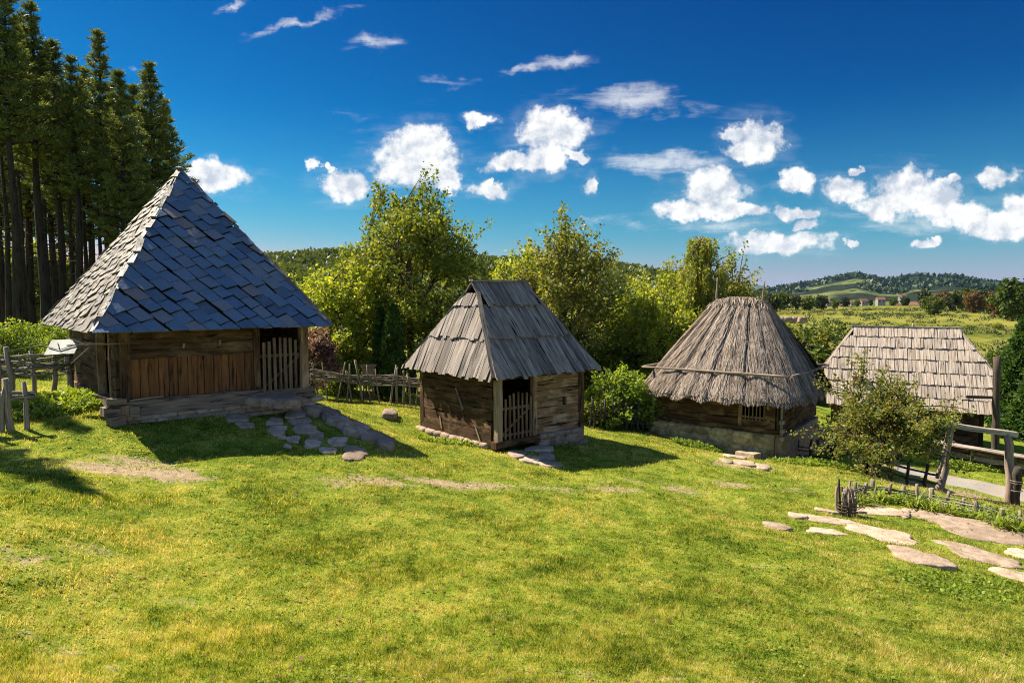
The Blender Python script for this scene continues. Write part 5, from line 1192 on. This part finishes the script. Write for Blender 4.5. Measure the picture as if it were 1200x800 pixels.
# pines
def pine_data(seed, H, base_k, L0):
    rs = np.random.RandomState(seed); rnd = random.Random(seed); wd = MB(); tufts = []
    ps = [Vector((.05*math.sin(i*.9+seed), .05*math.cos(i*.7+seed), -.4+(H+.2)*i/12)) for i in range(13)]; wd.tube(ps, [.24*(1-.074*i) for i in range(13)], 9, .12, rnd)
    z = H*base_k*.55; az0 = 0
    while z < H-.15:
        k = z/H; live = k > base_k; n_ = 5 if live else 3; az0 += 1.1
        for b in range(n_):
            az = az0+b*2*math.pi/n_+rs.uniform(-.3,.3)
            prof = min(1.0, (1-k)*1.9+.07)*min(1, .6+(k-base_k)*3)*rs.uniform(.7, 1.15) if live else .45
            L = L0*prof*rs.uniform(.65, 1.15); a = Vector((0,0,z+rs.uniform(-.1,.1))) + Vector((ps[0].lerp(ps[-1], k).x*0, 0, 0)); up = (.15+.5*k)*L if live else -.1*L
            e = a+Vector((math.cos(az)*L, math.sin(az)*L, up)); m_ = a.lerp(e, .5)-Vector((0,0,.08*L))
            wd.tube([a, m_, e], [.04*prof+.012, .028*prof+.008, .006], 4, .1, rnd, cap=False)
            if not live: continue
            m = int(3+L*5.2)
            for q in range(m):
                u = rs.uniform(.28, 1.04); c = Vector(m_.lerp(e, (u-.5)*2) if u > .5 else a.lerp(m_, u*2)); side = Vector((-math.sin(az), math.cos(az), 0))*rs.normal()*.32*(1.15-u*.5)*L*.5
                tufts.append(tuple(c+side+Vector((0,0,rs.uniform(.0,.14)))))
        z += .42*rs.uniform(.8, 1.2)*(1 if live else 1.6)
    P = np.array(tufts); n = len(P); m = 17
    Pr = np.repeat(P, m, 0); d = rs.normal(size=(n*m,3)); d[:,2] = np.abs(d[:,2])*.9+.1; d /= np.linalg.norm(d, axis=1)[:,None]
    s = np.cross(d, rs.normal(size=d.shape)); s /= np.linalg.norm(s, axis=1)[:,None]; L = rs.uniform(.16,.32,(n*m,1)); wd_ = L*.075
    Q = np.stack([Pr-s*wd_*.6, Pr+s*wd_*.6, Pr+d*L+s*wd_, Pr+d*L-s*wd_], 1).reshape(-1,3)
    return np_mesh('crown', Q, 4), wd
PV = [pine_data(1, 17, .44, 2.0), pine_data(2, 16, .5, 1.8), pine_data(3, 15, .36, 2.1), pine_data(4, 18, .52, 1.9)]
PVH = [17, 16, 15, 18]; PO = []
PINES = [(22,-40,30,3,'pine with the thickest trunk, second from the left edge'), (-14,-70,31,0,'pine cut by the left edge of the picture'), (52,0,33,1,'pine whose tip nearly reaches the top edge, left of centre of the stand'), (75,46,35,0,'pine with a broad crown just right of the thick-trunked one'), (96,62,33,1,'pine between the two tallest spires of the stand'),
         (128,36,36,3,'tall pine spire near the middle of the stand, rising above its neighbours'), (150,84,34,2,'shorter pine tucked between two taller spires'), (185,74,37,2,'rightmost pine of the stand, with boughs reaching over the slate roof'), (166,98,39,0,'shaded pine just left of the rightmost spire'), (110,80,42,2,'pine deep inside the stand behind the slate roof'),
         (38,20,42,2,'back-row pine seen between the leftmost trunks'), (4,10,39,2,'back-row pine nearest the left edge'), (66,60,46,2,'pine at the very back of the left half of the stand'), (140,100,46,2,'pine at the very back of the right half of the stand'), (24,90,50,2,'back pine filling the gap behind the thick trunk'), (88,110,50,2,'back pine filling the gap left of the slate roof apex'), (-10,60,48,2,'back pine half cut by the left edge'), (200,118,44,2,'small back-row pine showing beside the rightmost spire')]
for i, (px, ty, D, v, lab) in enumerate(PINES):
    if lab is None: continue
    p = at_px(px, D); H = W(px, ty, D).z-p.z; t_ = thing('pine_tree', p, lab, 'pine tree', i*1.3, 'pines in the tall stand at the left'); s_ = H/PVH[v]; t_.scale = (max(s_, .85),)*2+(s_,)
    t_.scale = (min(1.15, max(s_, .85)),)*2+(s_,)
    if len([q for q in PO if q[0] == v]) == 0:
        c = link_mesh('crown', PV[v][0], M['needle'], t_); w_ = PV[v][1].build('trunk', M['barkdark'], t_); PO.append((v, c, w_))
    else:
        _, c0, w0_ = [q for q in PO if q[0] == v][0]; c = c0.copy(); COL.objects.link(c); c.parent = t_; w_ = w0_.copy(); COL.objects.link(w_); w_.parent = t_
# thin bare trunks low in the stand
tb_ = thing  # keep linters quiet
rnd = random.Random(91)
for i, (px, D) in enumerate([(12,34),(30,38),(58,36),(88,40),(104,37),(120,41)]):
    p = at_px(px, D); t_ = thing('young_pine', p, 'thin straight young pine trunk among the stand, %s' % ['near the left edge','behind the thick trunk','right of the thick trunk','left of the roof slope','just above the roof corner','deep behind the roof corner'][i], 'pine tree', i, 'young pines in the stand'); t_.scale = (.62,.62,.66)
    if i == 0: yc, yw = pine_data(9, 17, .72, 1.5); yp = (link_mesh('crown', yc, M['needle'], t_), yw.build('trunk', M['barkdark'], t_))
    else:
        for q in yp: c = q.copy(); COL.objects.link(c); c.parent = t_
    t_.scale = (.7, .7, .8)
# sunlit undergrowth beyond the trunks
for i, (px, D, H, lm, lab) in enumerate([(-10,48,7.5,'leaf_lime','sunlit bushy tree seen between the pines at the left edge'), (30,52,8.5,'leaf_lime','sunlit tree glowing behind the thick pine trunk'), (72,50,7,'leaf_olive','olive bushy tree beyond the pines, right of the thick trunk'), (112,54,6.5,'leaf_olive','olive bushy tree beyond the pines, just above the slate roof corner'), (-45,44,6,'leaf_lime',None)]):
    if lab: tree('bushy_tree', at_px(px, D), lab, 'bushy trees beyond the pines', lm, seed=60+i % 2, H=H if i % 2 else H, crown_c=3.6, crown_r=(2.6,2.4,3.2), n_limb=16, n_shoot=380, n_leaf=13000, leaf=.2, shoot_len=.7, up=.4, trunk_r=.13, low=.2)
for i, (px, D, sc, lab) in enumerate([(8,21,.8,'bright low bush behind the tall wattle fence at the left edge'), (46,24,.7,'bright low bush behind the middle of the tall wattle fence'), (74,23,.75,'bright low bush between the fence and the slate-roofed hut')]):
    tree('low_bush', at_px(px, D), lab, 'low bushes behind the left fence', 'leaf_weed', cat='shrub', scale=sc, seed=70, H=2.0, crown_c=.95, crown_r=(1.1,1.0,.95), n_limb=12, n_shoot=260, n_leaf=9000, leaf=.09, shoot_len=.35, up=.5, trunk_r=.04, low=.05, stems=2)
# off-frame trees at the left whose shade falls on the lawn
def off_tree(x, y, v, sc, lab, rz):
    t_ = thing('pine_tree', (x, y, G(x, y)), lab, 'pine tree', rz, 'pines left of the picture'); t_.scale = (sc,)*3; _, c0, w0_ = PO[v]; c = c0.copy(); COL.objects.link(c); c.parent = t_; w_ = w0_.copy(); COL.objects.link(w_); w_.parent = t_
off_tree(-12.6, 13.0, 2, .5, 'young pine outside the picture that shades the left lawn', 1.0)
off_tree(-14.9, 16.2, 1, .5, 'second young pine outside the picture, farther back', 2.0)

# conifer at the right edge and trees in the meadow
D = 34
for i, (px, D, ty, lab) in enumerate([(1206,33,374,'dense green conifer at the right edge beside the bare pole'), (1236,31,396,'second conifer just beyond the right edge')]):
    p = at_px(px, D); H = W(px, ty, D).z-p.z; t_ = thing('conifer', p, lab, 'conifer', i*2, None); rs = np.random.RandomState(80+i)
    n = 2600; z = rs.rand(n)**1.25; a = rs.rand(n)*6.283; rr = (1-z)**.8*1.75*rs.uniform(.45, 1.05, n)*(1+.25*np.sin(a*5+z*30)); P = np.stack([rr*np.cos(a), rr*np.sin(a), .1+z*H-rr*.15], 1)
    Pr = np.repeat(P, 11, 0); d = rs.normal(size=Pr.shape)*.7; d[:,0] += np.repeat(np.cos(a), 11); d[:,1] += np.repeat(np.sin(a), 11); d /= np.linalg.norm(d, axis=1)[:,None]
    s = np.cross(d, rs.normal(size=d.shape)); s /= np.linalg.norm(s, axis=1)[:,None]; L = rs.uniform(.16,.34,(len(d),1)); Q = np.stack([Pr-s*L*.1, Pr+s*L*.1, Pr+d*L+s*L*.12, Pr+d*L-s*L*.12], 1).reshape(-1,3)
    link_mesh('crown', np_mesh('crown', Q, 4), M['needle_green'], t_); mb = MB(); mb.tube([Vector((0,0,-.3)), Vector((0,0,H*.5)), Vector((0,0,H*.95))], [.2,.12,.02], 7); mb.build('trunk', M['barkdark'], t_)
KW = [dict(seed=50, H=4, crown_c=2.1, crown_r=(2.0,2.0,1.9), n_limb=10, n_shoot=160, n_leaf=3600, leaf=.34, shoot_len=.5, up=.3, trunk_r=.14, low=.1),
      dict(seed=51, H=4, crown_c=2.3, crown_r=(1.5,1.6,1.75), n_limb=10, n_shoot=150, n_leaf=3200, leaf=.32, shoot_len=.5, up=.5, trunk_r=.12, low=.2),
      dict(seed=52, H=4, crown_c=2.0, crown_r=(2.6,2.2,1.7), n_limb=12, n_shoot=180, n_leaf=4000, leaf=.34, shoot_len=.5, up=.3, trunk_r=.15, low=.1)]
KM = [dict(k, n_leaf=11000, leaf=.17, n_shoot=260) for k in KW]
mids = [(915,44,386,1.35,'leaf_meadow','bush just right of the thatched ridge, nearest its poles'), (940,46,384,1.3,'leaf_olive','olive bush behind the right slope of the thatched roof'), (962,48,385,1.1,'leaf_meadow','low bush between the thatched roof and the far house'), (990,52,378,1.0,'leaf_meadow','rounded tree behind the left end of the far house'), (905,60,376,1.6,'leaf_lime','pale tree beyond the thatched ridge'),
        (1170,135,378,1.0,'leaf_lime','lone round shrub on the meadow right of the far house'), (1020,38,412,.9,'leaf_lime','bush hidden behind the far house, left'), (930,34,440,1.0,'leaf_meadow','bush filling the gap right of the thatched hut'), (1183,46,408,.8,'leaf_meadow','low bush below the conifer')]
for i, (px, D, ty, sx, lm, lab) in enumerate(mids):
    p = at_px(px, D); H = max(1.2, W(px, ty, D).z-p.z); t_ = tree('meadow_bush', p, lab, 'bushes around the meadow foot', lm, cat='bush', rz=i*1.1, scale=1, **KM[i % 3]); t_.scale = (sx*H/4.0*1.0, sx*H/4.0, H/4.0)
ordn = ['first','second','third','fourth','fifth','sixth','seventh','eighth','ninth','tenth','eleventh','twelfth','thirteenth','fourteenth','fifteenth','sixteenth','seventeenth','eighteenth','nineteenth','twentieth']
row = [(876,230,353),(890,230,350),(904,225,346),(917,235,343),(932,230,347),(947,230,348),(962,235,347),(978,240,352),(990,300,349),(1004,300,352),(1020,300,352),(1046,300,350),(1060,320,348),(1082,260,341),(1093,190,348),(1104,250,343),(1116,215,345),(1130,235,339),(1141,200,344),(1153,205,341),(1166,200,346),(1178,170,341),(1186,160,328),(1199,165,338)]
words = ['leftmost tree','pale tree','tall slim tree','tree','round tree','low tree','spreading tree','small tree']
for i, (px, D, ty) in enumerate(row):
    p = at_px(px, D); 
    H = max(2.5, W(px, ty, D).z-p.z+.3); lm = ['leaf_fardark','leaf_far','leaf_fardark','leaf_meadow'][i % 4] if px < 1080 else ['leaf_red','leaf_fardark','leaf_far'][i % 3]
    if px in (1186, 1199): lm = 'leaf_dark'
    tone = {'leaf_fardark':'dark green','leaf_far':'dull green','leaf_meadow':'light green','leaf_red':'russet','leaf_dark':'near-black'}[lm]
    lab = '%s tree, %s from the left in the row edging the far meadow' % (tone, ordn[i]) if i < 20 else '%s tree, %s from the right end of the row edging the far meadow' % (tone, ordn[23-i])
    t_ = tree('meadow_tree', p, lab, 'trees edging the far meadow', lm, rz=i*.9, **KW[i % 3]); t_.scale = (H/4.0*.85,)*2+(H/4.0,)
# little dark tufts dotting the meadow: nobody could count them
rs = np.random.RandomState(9); Q = []
for i in range(800):
    th = math.atan((rs.uniform(880, 1260)-600)/F); D = rs.uniform(52, 260)**1.0; x = D*math.tan(th); y = D; s_ = rs.uniform(.25, .8)*(1+D/300)
    n = 44; P = np.array([x, y, G(x, y)])+rs.normal(size=(n,3))*np.array([s_*.7, s_*.7, s_*.2])+np.array([0,0,s_*.2]); Q.append(leaf_quads(P, s_*.34, rs))
tag(link_mesh('meadow_scrub', np_mesh('meadow_scrub', np.concatenate(Q), 4), M['leaf_fardark']), 'dark tufts of scrub dotted over the sunny meadow', 'scrub', None, 'stuff')
# woodland covering the near hill
rs = np.random.RandomState(19); VA_ = np.array(VA); Q = []
ax_, ay_ = VA_[:,0], VA_[:,1]
thv = np.arctan2(VA_[:,0], VA_[:,1]); rv = np.hypot(ax_, ay_)
nj = 241; ni = 61; grid = VA_.reshape(ni, nj, 3)
for i in range(5200):
    fi = rs.uniform(12, 42); 
    fj = rs.uniform(95, 225); i0, j0 = int(fi), int(fj); u, v = fi-i0, fj-j0
    p = grid[i0,j0]*(1-u)*(1-v)+grid[i0+1,j0]*u*(1-v)+grid[i0,j0+1]*(1-u)*v+grid[i0+1,j0+1]*u*v
    s_ = rs.uniform(2.6, 5.0); n = 26; d = rs.normal(size=(n,3)); d /= np.linalg.norm(d, axis=1)[:,None]; d[:,2] = np.abs(d[:,2])
    P = p+d*np.array([s_, s_, s_*1.15])*.8; Q.append(leaf_quads(P, s_*.75, rs))
tag(link_mesh('far_woodland', np_mesh('far_woodland', np.concatenate(Q), 4), M['leaf_far']), 'continuous woodland covering the near hill', 'woodland', None, 'stuff')
# forest on the far hill
rs = np.random.RandomState(23); gB = np.array(VB).reshape(71, 261, 3); Q = []
for i in range(15000):
    fi = rs.uniform(12, 46)**1.0; fj = rs.uniform(30, 225); i0, j0 = int(fi), int(fj); u, v = fi-i0, fj-j0
    p = gB[i0,j0]*(1-u)*(1-v)+gB[i0+1,j0]*u*(1-v)+gB[i0,j0+1]*(1-u)*v+gB[i0+1,j0+1]*u*v
    if mnoise.noise(Vector((p[0]*.0042, p[1]*.0022, 4)))+.45*mnoise.noise(Vector((p[0]*.013, p[1]*.007, 1))) < .22-.011*(fi-8): continue
    s_ = rs.uniform(6, 12); n = 9; d = rs.normal(size=(n,3)); d[:,2] = np.abs(d[:,2]); d /= np.linalg.norm(d, axis=1)[:,None]; Q.append(leaf_quads(p+d*s_*.8, s_*1.1, rs))
tag(link_mesh('hill_forest', np_mesh('hill_forest', np.concatenate(Q), 4), M['leaf_hill']), 'dark forest patches on the far hill', 'forest', None, 'stuff')
# town houses far down in the valley
gh = 'houses of the little town in the valley'
for i, (px, py, D, wd, lab) in enumerate([(1068,354,430,6,'red-roofed house of the valley town, widest of those right of the far roof'), (1079,354,445,6,'red-roofed house of the valley town just right of the widest one'), (1053,356,450,5,'small pale house left of the widest red-roofed one in the valley'), (988,355,520,5,'white house of the valley town above the far house ridge end'), (998,353,560,4.5,'pale house of the valley town, right neighbour of the white one'), (970,352,640,6,'house of the valley town nearest the thatched ridge poles'), (1012,350,760,8,'distant pale house between two dark meadow trees'), (1032,348,820,9,'distant house on the lower hillside above the far house'), (1058,345,950,10,'topmost little house on the lower hillside')]):
    p = W(px, py, D); t_ = thing('town_house', (p.x, p.y, p.z-wd*.75), lab, 'house', rnd.uniform(-.5,.5), gh)
    mb = MB(); mb.box((0,0,0), (wd, wd*.7, wd*.9)); mb.build('wall', M['render'], t_)
    mb = MB(); hz = wd*.45; e_ = .35
    a = [Vector((-wd/2-e_,-wd*.35-e_,hz)), Vector((wd/2+e_,-wd*.35-e_,hz)), Vector((wd/2+e_,wd*.35+e_,hz)), Vector((-wd/2-e_,wd*.35+e_,hz)), Vector((-wd/2-e_,0,hz+wd*.3)), Vector((wd/2+e_,0,hz+wd*.3))]
    mb.v += a
    for f in ((0,1,5,4), (2,3,4,5), (0,4,3), (1,2,5), (3,2,1,0)): mb.face(f, tuple((0,0) for _ in f))
    mb.build('roof', M['redtile'], t_)
    for sx in (-.25, .25): mb = MB(); mb.box((sx*wd, -wd*.352, wd*.2), (wd*.14, .08, wd*.22)); mb.build('window', M['hole'], t_)
p = on_ground(928,373,lo=40,hi=200) if False else GV(926, 70); mb = MB()
for k in range(5): rock_mesh((rnd.uniform(-1.2,1.2), rnd.uniform(-.5,.5), .2), .5, .45, .35, 500+k, mb)
o = mb.build('stone_heap', M['greystone']); o.location = p; o.location.z = W(926,374,70).z-.3; tag(o, 'pale heap of stones on the meadow beyond the thatched ridge', 'stones')

# foreground leafy plants
def strap_plant(px, py, D, n, L, label, seed, group='daylilies by the low fence'):
    p = W(px, py, D); p.z = G(p.x, p.y); rs = np.random.RandomState(seed); Q = []
    for i in range(n):
        a = rs.rand()*6.283; l = L*rs.uniform(.6,1.15); tl = rs.uniform(.25,1.0); w_ = rs.uniform(.012,.022); pts = []
        b = np.array([rs.normal()*.06, rs.normal()*.06, -.02]); d = np.array([math.cos(a), math.sin(a), 0]); sd = np.array([-math.sin(a), math.cos(a), 0])
        for k in range(6): u = k/5; pts.append(b+d*l*tl*u**1.3+np.array([0,0,1])*l*(u*1.0-.75*tl*u**2.4))
        for k in range(5): w0_, w1_ = w_*(1-(k/5)**2), w_*(1-((k+1)/5)**2)+.001; Q.append([pts[k]-sd*w0_, pts[k]+sd*w0_, pts[k+1]+sd*w1_, pts[k+1]-sd*w1_])
    o = link_mesh('daylily_clump', np_mesh('daylily_clump', np.array(Q).reshape(-1,3), 4), M['leaf_lily']); o.location = p; tag(o, label, 'plant', group)
for i, (px, py, D, n, L, lab) in enumerate([(1012,585,13.6,60,.42,'strappy green clump beside the corner stakes of the low fence'), (1030,586,13.9,60,.44,'yellow-green clump second along from the corner stakes'), (1070,592,13.6,70,.5,'bright clump behind the grey-topped slab'), (1090,594,13.4,60,.5,'leaning bright clump right of the one behind the grey-topped slab'), (1112,596,13.2,50,.42,'low clump between the slabs and the stubby stakes'),
    (1146,603,12.9,50,.42,'broad pale clump above the largest slab'), (1172,612,12.4,70,.55,'tall strappy clump arching over the largest slab'), (1192,612,12.2,70,.55,'strappy clump at the right edge of the picture'), (1050,588,13.9,40,.36,'small clump between the two brightest ones'), (1128,600,13.0,40,.34,'small clump left of the broad pale one')]): strap_plant(px, py, D, n, L, lab, 600+i)
def weed(name, px, py, D, rx, ry, n, size, h, label, seed, mat='leaf_weed'):
    p = W(px, py, D); rs = np.random.RandomState(seed); a = rs.rand(n)*6.283; r = rs.rand(n)**.5; x = p.x+np.cos(a)*r*rx; y = p.y+np.sin(a)*r*ry; z = gz(x, y)+rs.rand(n)*h*(1-r*.6)
    o = link_mesh(name, np_mesh(name, leaf_quads(np.stack([x, y, z], 1)-np.array([p.x, p.y, G(p.x, p.y)]), size, rs), 4), M[mat]); o.location = (p.x, p.y, G(p.x, p.y)); tag(o, label, 'plant patch', None, 'stuff')
weed('nettle_patch', 68, 470, 14.0, 1.1, 1.3, 5000, .09, .4, 'bright nettles and weeds between the left fence and the slate-roofed hut', 1)
weed('weed_patch', 818, 519, 20.4, .8, .5, 1800, .08, .22, 'low weeds at the foot of the thatched hut', 2)
weed('weed_patch', 540, 522, 16.2, 1.1, .35, 1800, .07, .16, 'weeds along the footing stones of the board-roofed hut', 3)
weed('weed_patch', 960, 551, 18.2, 1.4, .5, 1800, .08, .2, 'pale weeds below the dark leaning stakes', 4)
weed('weed_patch', 1110, 590, 13.9, 2.2, .25, 1500, .06, .16, 'low leafy weeds around the daylilies', 5)
weed('weed_patch', 1130, 532, 24.2, 2.6, .4, 2500, .1, .25, 'green verge below the log barrier', 6)
weed('clover_patch', 1150, 690, 9.2, 1.3, .6, 1800, .05, .06, 'clover spreading below the stepping stones', 7)

# ------------------------------------------------------------------ lawn grass
def grass(N, seed, r0, r1, h0, h1, wfac):
    rs = np.random.RandomState(seed); th = np.radians(rs.uniform(-42, 42, N)); r = r0*(r1/r0)**rs.rand(N); x = r*np.sin(th); y = r*np.cos(th)
    keep = rs.rand(N) > soil(x, y)*.93+.12*np.sin(x*9)*np.sin(y*11)
    for cx, cy_, rx, ry, a in FOOT:
        dx, dy = x-cx, y-cy_; ca, sa = math.cos(-a), math.sin(-a); u = dx*ca-dy*sa; v = dx*sa+dy*ca; keep &= ((u/rx)**2+(v/ry)**2) > .74+.42*rs.rand(N)
    for c, xd, lx, ly in (((-7.5,13.0), (.75,.66), 3.78, 4.9), (C2, (.76,.65), 2.75, 3.05), (C3, (.61,.79), 3.8, 3.85)):
        n_ = math.hypot(*xd); ux, uy = xd[0]/n_, xd[1]/n_; dx, dy = x-c[0], y-c[1]; u = dx*ux+dy*uy; v = -dx*uy+dy*ux; keep &= ~((u > -.1) & (u < lx) & (v > -.1) & (v < ly))
    for a, b in zip(TRK, TRK[1:]):
        ab = np.array([b.x-a.x, b.y-a.y]); L2 = ab@ab; t_ = np.clip(((x-a.x)*ab[0]+(y-a.y)*ab[1])/L2, 0, 1); keep &= np.hypot(x-a.x-t_*ab[0], y-a.y-t_*ab[1]) > 1.0
    x, y, r = x[keep], y[keep], r[keep]; n = len(x); z = gz(x, y)-.004
    tall = 1+.9*np.clip(np.sin(x*1.9+1.3*np.sin(y*1.1))*np.sin(y*2.3+np.sin(x*1.7)), 0, 1)
    h = rs.uniform(h0, h1, n)*tall*(1+.25*rs.normal(size=n)).clip(.5, 1.8); a = rs.rand(n)*6.283
    wd = wfac*(r/6)**.9*rs.uniform(.7, 1.3, n); ln = rs.uniform(.15, 1.0, n)*h
    bx = np.stack([x, y, z], 1); sd = np.stack([np.cos(a), np.sin(a), 0*a], 1)*wd[:,None]; b2 = rs.rand(n)*6.283
    tip = bx+np.stack([np.cos(b2)*ln, np.sin(b2)*ln, h], 1); Q = np.stack([bx-sd, bx+sd, tip], 1).reshape(-1, 3)
    return Q
def tufts(n, seed):
    rs = np.random.RandomState(seed); th = np.radians(rs.uniform(-42, 42, n)); r = 3.8*(26/3.8)**rs.rand(n); x = r*np.sin(th); y = r*np.cos(th)
    k = soil(x, y) < .35; x, y, r = x[k], y[k], r[k]; m = 26; rad_ = np.repeat(rs.uniform(.02, .09, len(x)), m); X = np.repeat(x, m)+rs.normal(size=len(x)*m)*rad_; Y = np.repeat(y, m)+rs.normal(size=len(x)*m)*rad_; Rr = np.repeat(r, m)
    for c, xd, lx, ly in (((-7.5,13.0), (.75,.66), 3.78, 4.9), (C2, (.76,.65), 2.75, 3.05), (C3, (.61,.79), 3.8, 3.85)):
        n_ = math.hypot(*xd); ux, uy = xd[0]/n_, xd[1]/n_; dx, dy = X-c[0], Y-c[1]; u = dx*ux+dy*uy; v = -dx*uy+dy*ux; q = ~((u > 0) & (u < lx) & (v > 0) & (v < ly)); X, Y, Rr = X[q], Y[q], Rr[q]
    n = len(X); b = np.stack([X, Y, gz(X, Y)-.004], 1); a = rs.rand(n)*6.283; sd = np.stack([np.cos(a), np.sin(a), 0*a], 1)*(.0034*(Rr/6)**.9)[:,None]; h = rs.uniform(.02, .072, n); a2 = rs.rand(n)*6.283; ln = h*rs.uniform(.2, 1.1, n)
    return np.stack([b-sd, b+sd, b+np.stack([np.cos(a2)*ln, np.sin(a2)*ln, h], 1)], 1).reshape(-1, 3)
Qg = np.concatenate([tufts(3600, 5), grass(1000000, 1, 3.6, 34, .011, .035, .0031), grass(20000, 2, 5, 34, .03, .06, .0036)])
tag(link_mesh('lawn_grass', np_mesh('lawn_grass', Qg, 3), M['blade']), 'short green and straw-coloured lawn grass', 'grass', None, 'stuff')

# clover and plantain leaves between the blades, and a scatter of fallen leaves
def leaf_scatter(name, n, size, mat, label, seed, patchy=True):
    rs = np.random.RandomState(seed); th = np.radians(rs.uniform(-42, 42, n)); r = 3.8*(20/3.8)**rs.rand(n); x = r*np.sin(th); y = r*np.cos(th)
    if patchy: k = (np.sin(x*1.3+2*np.sin(y*.7))*np.sin(y*1.1+x*.4)+.5*rs.normal(size=n)) > .35; x, y, r = x[k], y[k], r[k]
    n = len(x); P = np.stack([x, y, gz(x, y)+rs.uniform(.008, .03, n)], 1); d = rs.normal(size=(n,3)); d[:,2] = rs.uniform(-.1,.35,n); d /= np.linalg.norm(d, axis=1)[:,None]; sd = np.cross(d, [0,0,1]); sd /= np.linalg.norm(sd, axis=1)[:,None]; L = (size*rs.uniform(.6,1.5,n)*(r/7)**.4)[:,None]
    tag(link_mesh(name, np_mesh(name, np.stack([P, P+d*L*.5+sd*L*.42, P+d*L, P+d*L*.5-sd*L*.42], 1).reshape(-1,3), 4), M[mat]), label, name.replace('_',' '), None, 'stuff')
leaf_scatter('clover', 26000, .03, 'leaf_weed', 'small round clover leaves in patches through the lawn', 31)
leaf_scatter('fallen_leaves', 420, .045, 'leaf_red', 'scattered brown fallen leaves on the lawn', 32, False)

# ------------------------------------------------------------------ air
mb = MB(); x0, x1, y0, y1, z0, z1 = -13000, 13000, -2500, 15500, -140, 230
vs = [(x0,y0,z0),(x1,y0,z0),(x1,y1,z0),(x0,y1,z0),(x0,y0,z1),(x1,y0,z1),(x1,y1,z1),(x0,y1,z1)]
me = bpy.data.meshes.new('haze'); me.from_pydata(vs, [], [(3,2,1,0),(4,5,6,7),(0,1,5,4),(1,2,6,5),(2,3,7,6),(3,0,4,7)]); me.update()
mh = bpy.data.materials.new('haze'); mh.use_nodes = True; t = NT(mh.node_tree)
pv = t.n('ShaderNodeVolumePrincipled'); pv.inputs['Color'].default_value = (.34,.66,1,1); pv.inputs['Density'].default_value = .000024; pv.inputs['Anisotropy'].default_value = .2
t.nt.links.new(pv.outputs[0], t.n('ShaderNodeOutputMaterial').inputs['Volume'])
USE_HAZE = True
if USE_HAZE: tag(link_mesh('haze', me, mh), 'thin blue air over the valley', 'haze', None, 'stuff')
